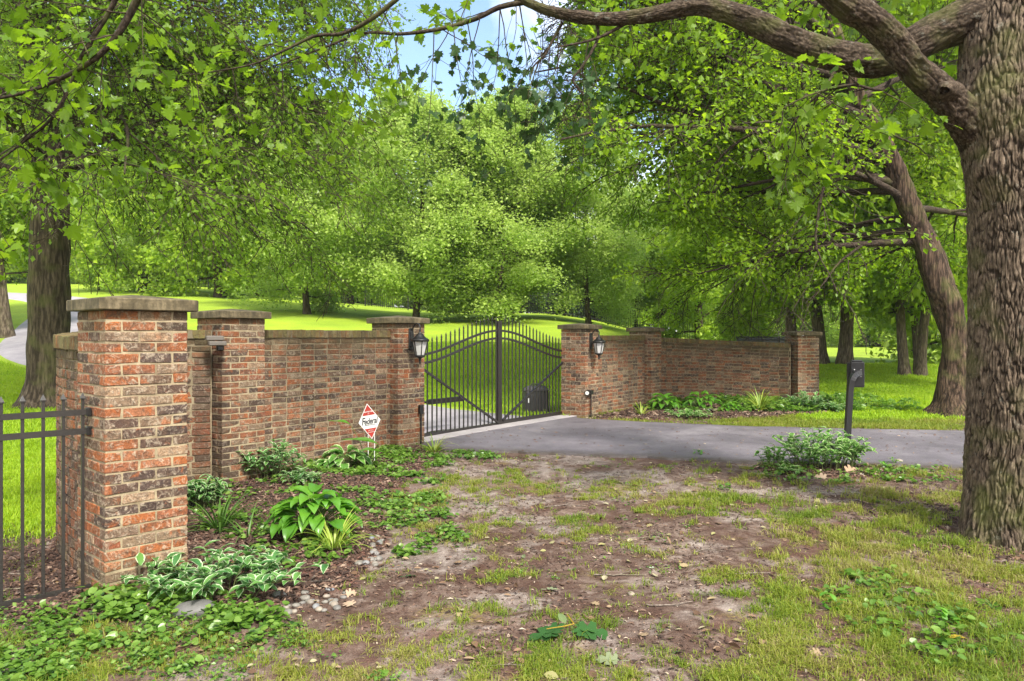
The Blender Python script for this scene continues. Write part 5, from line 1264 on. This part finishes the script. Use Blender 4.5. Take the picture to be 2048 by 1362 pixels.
fallen('fallen_leaf', 1750, 1010, .14, 1.2, OAKL, GREENLF, 'green lobed leaf lying in the grass left of the huge trunk', .6, tilt=.4)
fallen('fallen_leaf', 1760, 1205, .13, .2, OAKL, PALELF, 'pale green lobed leaf in the grass at lower right', .2, tilt=.4)
fallen('fallen_leaf', 810, 1156, .09, .4, OAKL, GREENLF, 'dark green lobed leaf on the reddish mud', .1)
fallen('fallen_leaf', 1350, 1308, .07, .6, OAKL, GREENLF, 'small dark lobed leaf at the bottom edge', .1)

# stones
STONE = rnd_mat('river_stone', [(0, (.11, .105, .10)), (.4, (.18, .165, .14)), (.75, (.25, .205, .16)), (1, (.14, .155, .17))], .6, sc=18)
def stone(px, py, s_, label, group=None, sx=1, sy=.8, sz=.55, seed=0, name='river_pebble', r_=None, rz=0):
    x, y = gpt(px, py); m = MB(); n = 12; k = 9; ph = np.linspace(-pi/2, pi/2, k)
    r1 = rng(seed+900); prof = [(math.cos(p)*.5+1e-4, math.sin(p)*.5) for p in ph]; m.lathe(prof, (0, 0, 0), n, rnd=r1.random() if r_ is None else r_)
    v = m.V[0]; v = v*(1+.22*fbm(v[:, 0]*2.2+seed, v[:, 1]*2.2, v[:, 2]*2.2, 2)[:, None])
    m.V[0] = v*np.array([sx, sy, sz])*s_
    o = m.build(name, STONE, None, smooth=True, loc=(x, y, G(x, y)+s_*sz*.22)); o.rotation_euler = (r1.normal(0, .1), r1.normal(0, .1), rz or r1.random()*6); tag(o, label, 'stone', group); return o
k = 0
for cxp, cyp, sxp, syp, n_ in ((650, 1200, 50, 18, 22), (752, 1100, 12, 26, 18), (735, 1130, 20, 8, 5), (575, 1215, 22, 8, 5)):
    for q in range(n_):
        k += 1; stone(cxp+rs.uniform(-1, 1)*sxp, cyp+rs.uniform(-1, 1)*syp, rs.uniform(.035, .07), 'smooth rounded pebble in the edging beside the planted bed', 'river pebbles edging the bed', seed=k)
stone(390, 1226, .21, 'flat grey rock in front of the nearest variegated plant', sx=1.2, sy=.8, sz=.5, seed=70, name='rock', r_=.0, rz=.2)
stone(558, 1190, .09, 'dark grey stone beside the nearest variegated plant', seed=71, name='rock', r_=.05)
stone(1797, 937, .13, 'rounded pinkish stone right of the shrub island', seed=72, name='rock', r_=.7)
stone(1680, 943, .09, 'small pinkish stone in front of the shrub island', seed=73, name='rock', r_=.75)
stone(1262, 1187, .055, 'small brown stone on the mud', seed=74, name='rock', r_=.75)
stone(190, 1216, .05, 'small grey pebble at the foot of the nearest pillar', seed=75, name='rock', r_=.3)
stone(1640, 1120, .06, 'small stone in the rough grass', seed=76, name='rock', r_=.6)
for q, (a_, b_) in enumerate(((1700, 950), (1722, 962), (1745, 948), (1662, 950), (1716, 972))): stone(a_, b_, .07, 'small flat tan stone in front of the shrub island', 'flat stones by the shrub island', sz=.35, seed=80+q, name='rock', r_=.6)

# ------------------------------------------------------------------ garden plants
def arch_leaf(mb, p, az, el0, L, W, curl, rs, cup=.25, ns=8, nw=5, shape='ovate', r_=.5, wave=.0):
    s = np.linspace(0, 1, ns+1); el = el0-curl*s**1.3; st = L/ns
    dx = np.concatenate([[0], np.cumsum(np.cos(el[:-1])*st)]); dz = np.concatenate([[0], np.cumsum(np.sin(el[:-1])*st)])
    if shape == 'ovate': w = W*np.clip(np.sin(np.clip(s*1.0+.03, 0, 1)**.72*pi), .02, 1)**.85
    elif shape == 'strap': w = W*np.clip(1-s**2.4, .03, 1)
    else: w = W*np.clip(np.sin(np.clip(s+.02, 0, 1)**.9*pi), .03, 1)
    t = np.linspace(-1, 1, nw); T, Sg = np.meshgrid(t, s)
    wv = wave*np.sin(Sg*9+rs.random()*6)*np.abs(T)
    lx = dx[:, None]-np.sin(el)[:, None]*(cup*np.abs(T)*w[:, None]*.5+wv); ly = T*w[:, None]/2; lz = dz[:, None]+np.cos(el)[:, None]*(cup*np.abs(T)*w[:, None]*.5+wv)
    ca, sa = cos(az), sin(az)
    V = np.stack([p[0]+lx*ca-ly*sa, p[1]+lx*sa+ly*ca, p[2]+lz], 2).reshape(-1, 3)
    i, j = np.meshgrid(np.arange(ns), np.arange(nw-1), indexing='ij')
    mb.add(V, np.stack([i*nw+j, (i+1)*nw+j, (i+1)*nw+j+1, i*nw+j+1], 2).reshape(-1, 4), 0, rnd=r_, edge=np.abs(T).ravel())
HVAR = leaf_mat('cream_edged_leaves', [(.055, .15, .03), (.09, .22, .035), (.13, .28, .045)], (1.4, 1.6, 1.2), .3, .35, edge=(.50, .58, .30), spec=.5)
HVAR2 = leaf_mat('white_edged_leaves', [(.045, .14, .035), (.08, .20, .045), (.12, .26, .055)], (1.4, 1.6, 1.2), .28, .35, edge=(.50, .58, .36), spec=.5)
HGRN = leaf_mat('plain_green_leaves', [(.055, .16, .018), (.09, .24, .022), (.14, .31, .03)], (1.7, 1.8, 1), .35, .3, spec=.6)
STRP = leaf_mat('green_strap_leaves', [(.05, .12, .025), (.08, .17, .03), (.12, .22, .04)], (1.5, 1.6, 1), .35, .35)
STRY = leaf_mat('yellow_striped_straps', [(.16, .26, .025), (.26, .36, .05), (.38, .44, .09)], (1.4, 1.4, 1), .35, .4)
STEM = leaf_mat('green_stems', [(.10, .13, .04), (.16, .18, .07)], (1, 1, 1), .1, .5)
def hosta(px, py, dpt, wid, hgt, n, LL, LW, mat, label, cat='hosta', seed=0, wave=.006, name='hosta_plant', curl=1.5, squash=.75):
    r_ = rng(seed+500); x, y = (px-1024)/F*dpt, dpt; z = G(x, y); root = empty(name, (x, y, z), label, cat, None)
    m, ms = MB(), MB()
    for k in range(n):
        f = ((k+.5)/n)**.6; az = k*2.39996+r_.normal(0, .25); rr_ = f*wid/2*.62
        h_ = hgt*(1-.62*f**1.6)*r_.uniform(.75, 1.08)
        bx, by, bz = x+cos(az)*rr_, y+sin(az)*rr_*squash, z+h_*.8
        ms.tube([(x+cos(az)*.03, y+sin(az)*.03, z-.01), (x+cos(az)*rr_*.45, y+sin(az)*rr_*.45*squash, z+h_*.5), (bx, by, bz)], [.005, .004, .003], 4, rnd=r_.random())
        arch_leaf(m, (bx, by, bz), az+r_.normal(0, .3), .75-.75*f+r_.normal(0, .12), LL*r_.uniform(.75, 1.15), LW*r_.uniform(.8, 1.15), curl*r_.uniform(.7, 1.2), r_, .3, wave=wave, r_=np.clip(.2+.6*r_.random()+.2*(1-f), 0, 1))
    m.build('foliage', mat, root, smooth=True); ms.build('stems', STEM, root)
def leafy(px, py, dpt, wid, hgt, ns, per, LL, LW, mat, label, seed=0, name='leafy_shrub', cat='shrub', depth=.8, lean=.9):
    r_ = rng(seed+700); x, y = (px-1024)/F*dpt, dpt; z = G(x, y); root = empty(name, (x, y, z), label, cat)
    m, ms = MB(), MB()
    for k in range(ns):
        a = r_.random()*2*pi; q = math.sqrt(r_.random()); bx, by = x+cos(a)*q*wid*.30, y+sin(a)*q*wid*.30*depth
        H = hgt*r_.uniform(.6, 1.05)*(1-.25*q); ln = lean*q*r_.uniform(.3, 1.1)
        s_ = np.linspace(0, 1, 8); X = bx+cos(a)*ln*wid*.28*s_**1.8; Y = by+sin(a)*ln*wid*.28*s_**1.8*depth; Z = z+H*(s_-.22*ln*s_**3)
        pts = np.stack([X, Y, Z], 1); ms.tube(pts, np.linspace(.0042, .002, 8), 4, rnd=r_.random())
        for i in range(per):
            t = .34+.66*(i+.5)/per; p = np.array([np.interp(t, s_, pts[:, c]) for c in range(3)]); az = a+i*2.4+r_.normal(0, .5)
            arch_leaf(m, p, az, r_.uniform(.0, .8), LL*r_.uniform(.7, 1.15), LW*r_.uniform(.8, 1.15), r_.uniform(.5, 1.3), r_, .35, ns=5, nw=5, shape='leaf', r_=r_.random())
    m.build('foliage', mat, root, smooth=True); ms.build('stems', STEM, root)
def straps(px, py, dpt, n, L, W, mat, label, seed=0, up=1.25, spread=.45, name='strap_leaf_plant', cat='plant', curl=1.6):
    r_ = rng(seed+600); x, y = (px-1024)/F*dpt, dpt; z = G(x, y); m = MB()
    for k in range(n):
        az = r_.random()*2*pi; arch_leaf(m, (x+cos(az)*.03, y+sin(az)*.03, z-.01), az, up-abs(r_.normal(0, spread)), L*r_.uniform(.55, 1.1), W, curl*r_.uniform(.4, 1.2), r_, .35, ns=8, nw=3, shape='strap', r_=r_.random())
    o = m.build(name, mat, None, smooth=True); tag(o, label, cat)
leafy(440, 1185, 4.72, 1.0, .30, 46, 8, .115, .05, HVAR2, 'white edged hosta at the foot of the nearest brick pillar', seed=1, name='hosta_plant', cat='hosta', lean=1.3)
hosta(628, 1085, 5.95, .86, .40, 84, .20, .115, HGRN, 'plain green hosta in the middle of the bed', seed=2, wave=.006)
hosta(690, 940, 8.75, .68, .26, 34, .20, .12, HVAR, 'round cream edged hosta below the yard sign', seed=3)
leafy(538, 960, 8.25, .86, .50, 44, 8, .12, .045, HVAR2, 'upright white edged plant against the wall beside the second pillar', seed=4, name='variegated_plant', cat='plant')
leafy(600, 968, 7.9, .5, .16, 22, 7, .09, .04, HVAR2, 'low white edged plant in front of the upright one', seed=14, name='variegated_plant', cat='plant')
leafy(408, 1010, 6.9, .45, .34, 30, 8, .11, .04, HVAR2, 'white edged plant peeping from behind the nearest pillar', seed=5, name='variegated_plant', cat='plant')
leafy(1640, 944, 8.72, 1.2, .50, 74, 8, .11, .058, HVAR, 'bushy cream edged shrub around the keypad stand', seed=6)
leafy(1545, 950, 8.6, .42, .33, 14, 8, .09, .045, HVAR, 'small leafy offshoot left of the bushy shrub', seed=7, name='leafy_plant', cat='plant')
leafy(1585, 962, 8.35, .35, .10, 6, 7, .10, .05, HVAR, 'low sprawling leafy stem in front of the bushy shrub', seed=17, name='leafy_plant', cat='plant')
straps(440, 1070, 6.15, 44, .50, .02, STRP, 'dark green grassy plant right of the nearest pillar', seed=1)
straps(495, 1090, 5.9, 18, .34, .014, STRP, 'small arching grassy plant beside the plain hosta', seed=2, up=1.1, spread=.5)
straps(668, 1112, 5.62, 60, .46, .014, STRY, 'yellow striped grassy clump right of the plain hosta', seed=3, up=1.2, spread=.4, curl=2.0)
straps(868, 905, 9.75, 30, .36, .016, STRY, 'spiky yellow green clump at the base of the left gate pillar', seed=4, up=1.35, spread=.35)
straps(1520, 822, 14.55, 60, .60, .026, STRY, 'bright yellow spiky clump in front of the long wall', seed=5, up=1.4, spread=.5, curl=1.4)
straps(1702, 824, 14.7, 34, .60, .016, STRP, 'dark spiky clump behind the keypad stand', seed=6, up=1.2, spread=.35, curl=.8)
straps(1283, 822, 13.9, 18, .34, .028, STRY, 'small pale spiky plant right of the right gate pillar', seed=7, up=1.2, spread=.4, curl=.8)
hosta(1328, 815, 14.8, .62, .36, 30, .24, .12, HGRN, 'green hosta in front of the short wall section', seed=8)
hosta(1402, 815, 15.1, .9, .36, 40, .24, .11, HGRN, 'wide green hosta in front of the long wall', seed=9)
hosta(1462, 825, 14.6, .5, .18, 22, .16, .09, HGRN, 'low green hosta left of the bright yellow clump', seed=18)
leafy(1612, 822, 14.9, .8, .40, 34, 7, .14, .05, HVAR2, 'dark variegated plant at the foot of the far right pillar', seed=10, name='variegated_plant', cat='plant')
leafy(1668, 828, 14.5, .6, .2, 20, 6, .12, .05, HVAR2, 'low variegated plant right of the far right pillar', seed=11, name='variegated_plant', cat='plant')
leafy(1380, 838, 13.4, 1.0, .14, 26, 5, .12, .06, HVAR, 'low leafy patch at the edge of the right bed', seed=12, name='leafy_plant', cat='plant')
# caladium leaves beside the sign
x, y, z = P(735, 905, 8.8); z = G(x, y); root = empty('big_leaf_plant', (x, y, z), 'plant with three big arrow shaped leaves beside the yard sign', 'plant')
m, ms = MB(), MB(); r_ = rng(5)
for px_, py_, az, L in ((757, 888, pi+.25, .42), (700, 848, pi+.1, .25), (770, 905, pi+.6, .34)):
    tp = P(px_, py_, 8.7); ms.tube([(x, y, z), ((x+tp[0])/2, y, (z+tp[2])/2+.05), tp], [.006, .005, .004], 5, rnd=.5); arch_leaf(m, tp, az, .28, L, L*.48, .35, r_, .25, r_=.4, wave=.008)
m.build('leaves', HGRN, root, smooth=True); ms.build('stalks', STEM, root)
# small weed seedlings
for q, (a_, b_) in enumerate(((1450, 985), (1790, 940), (1770, 950), (1395, 925), (1660, 1215), (1905, 1250))):
    x, y = gpt(a_, b_); m = MB(); r_ = rng(q+60)
    for k in range(12): arch_leaf(m, (x+r_.normal(0, .03), y+r_.normal(0, .03), G(x, y)+r_.uniform(0, .07)), r_.random()*6.3, r_.uniform(.1, .9), .06, .03, .8, r_, ns=4, nw=3, r_=r_.random())
    tag(m.build('weed_seedling', HGRN, smooth=True), ['yellow green seedling in the mud left of the shrub', 'seedling by the pinkish stone at the driveway edge', 'low seedling right of the bushy shrub', 'tiny seedling at the near driveway edge', 'small weed in the rough grass right of centre', 'small weed in the grass at lower right'][q], 'weed')

# ------------------------------------------------------------------ far fences, cars, enclosure
def far_fence(pts, h, step, label, name='iron_fence', mat=IRON, wire=False, every=22):
    pts = np.array(pts, float); c = pts[len(pts)//2]; root = empty(name, (*c, gz(*c)), label, 'fence'); p = resample(np.c_[pts, np.zeros(len(pts))], 120)[:, :2]
    d = np.concatenate([[0], np.cumsum(np.linalg.norm(np.diff(p, axis=0), axis=1))]); n = int(d[-1]/step); m = MB(); mp = MB(); mr = MB()
    for k in range(n+1):
        s_ = k*step; x, y = np.interp(s_, d, p[:, 0]), np.interp(s_, d, p[:, 1]); z = gz(x, y)
        if k % every == 0: mp.box((x, y, z+h*.52), (.07, .07, h*1.08), 0)
        elif not wire: m.box((x, y, z+h/2+.03), (.022, .022, h), 0)
    for zz_ in (.12, h-.18, h-.04):
        mr.tube(np.stack([p[:, 0], p[:, 1], g(p[:, 0], p[:, 1])+zz_], 1), .018 if not wire else .008, 4)
    if not wire: m.build('pickets', mat, root)
    for q_ in range(len(mp.V)):
        m1 = MB(); m1.add(mp.V[q_], bevbox((1, 1, 1))[1]); m1.build('post', mat, root)
    mr.build('rails', mat, root)
far_fence([(-9, 46), (-2, 44), (4, 43), (9, 41), (15, 42)], 1.25, .13, 'long black iron fence crossing the lawn beyond the gate')
far_fence([(-30, 60), (-22, 57), (-14, 54), (-9, 52)], 1.2, 2.4, 'thin wire fence on the slope behind the second pillar', 'wire_fence', IRON, True, 1)
def car(px, d, label, col, rz, s=1):
    x, y = (px-1024)/F*d, d; z = gz(x, y); root = empty('parked_car', (x, y, z), label, 'car', 'cars parked on the slope', rz)
    pm = paint_mat('car_paint_'+label.split()[0], col, .25); L = dict(loc=(0, 0, 0))
    pr = [(-2.2, .35), (-2.2, .8), (-1.9, .92), (-1.2, .98), (-.7, 1.42), (.9, 1.45), (1.5, 1.0), (2.1, .88), (2.2, .6), (2.2, .35)]
    def pris(pr, w, name, mat):
        m = MB(); n = len(pr); v = [(x_, s_, z_) for s_ in (-w, w) for x_, z_ in pr]; m.add(np.array(v), [tuple(range(n)), tuple(range(2*n-1, n-1, -1))]+[(i, i+n, (i+1) % n+n, (i+1) % n) for i in range(n)]); m.build(name, mat, root, **L)
    pris(pr, .85, 'body', pm); pris([(-1.05, 1.0), (-.65, 1.36), (.85, 1.39), (1.3, 1.02)], .86, 'side_windows', flat_mat('dark_glass', (.03, .035, .04), .1))
    m = MB(); m.add(np.array([(-1.19, -.7, 1.0), (-1.19, .7, 1.0), (-.73, .65, 1.40), (-.73, -.65, 1.40)])+np.array([-.02, 0, .01]), [(0, 1, 2, 3)]); m.build('windscreen', flat_mat('dark_glass', (.03, .035, .04), .1), root, **L)
    for wx_ in (-1.4, 1.4):
        for wy_ in (-.8, .8): m = MB(); m.tube([(wx_, wy_-.1, .33), (wx_, wy_+.1, .33)], .33, 16, cap=True); m.build('wheel', IRON, root, **L)
car(322, 74, 'dark blue car parked far up the slope above the nearest pillar', (.03, .05, .10), .3)
car(440, 78, 'silver car parked far up the slope right of the dark one', (.4, .4, .42), .1)
# round dark enclosure behind the long wall
cx_, cy_ = (1537-1024)/F*21.5, 21.5; gz_ = gz(cx_, cy_)
root = empty('round_enclosure', (cx_, cy_, gz_), 'round black mesh enclosure just visible over the long wall', 'enclosure')
MESHM = paint_mat('black_mesh', (.05, .052, .055), .6)
m = MB(); m.lathe([(.86, 0), (.86, 1.02), (.84, 1.05), (.82, 1.02), (.82, 0)], (cx_, cy_, gz_), 48); m.build('side_panel', MESHM, root)
m = MB(); 
for zz_ in (.7, .85, 1.0): m.lathe([(.868, zz_), (.885, zz_+.012), (.868, zz_+.024)], (cx_, cy_, gz_), 48)
m.build('rim', IRON, root)
for k in range(12):
    a = k*pi/6; m = MB(); m.tube([(cx_+.89*cos(a), cy_+.89*sin(a), gz_-.05), (cx_+.89*cos(a), cy_+.89*sin(a), gz_+1.1)], .018, 6, cap=True); m.build('upright', IRON, root)
m = MB(); a = np.linspace(0, 2*pi, 60); m.tube(np.stack([cx_+.9*np.cos(a), cy_+.9*np.sin(a), gz_+1.08+.02*np.sin(a*9)], 1), .014, 5); m.build('top_cord', IRON, root)

# ------------------------------------------------------------------ summer haze
hm, hn, hl, hb = nodes('summer_haze'); hn.remove(hb); pv = hn.new('ShaderNodeVolumePrincipled'); pv.inputs['Color'].default_value = (.93, .95, .92, 1); pv.inputs['Density'].default_value = .0005; pv.inputs['Anisotropy'].default_value = .2
hl.new(pv.outputs[0], hn['Material Output'].inputs['Volume'])
m = MB(); m.box((0, 60, 13), (420, 290, 31)); o = m.build('haze', hm); tag(o, kind='stuff')
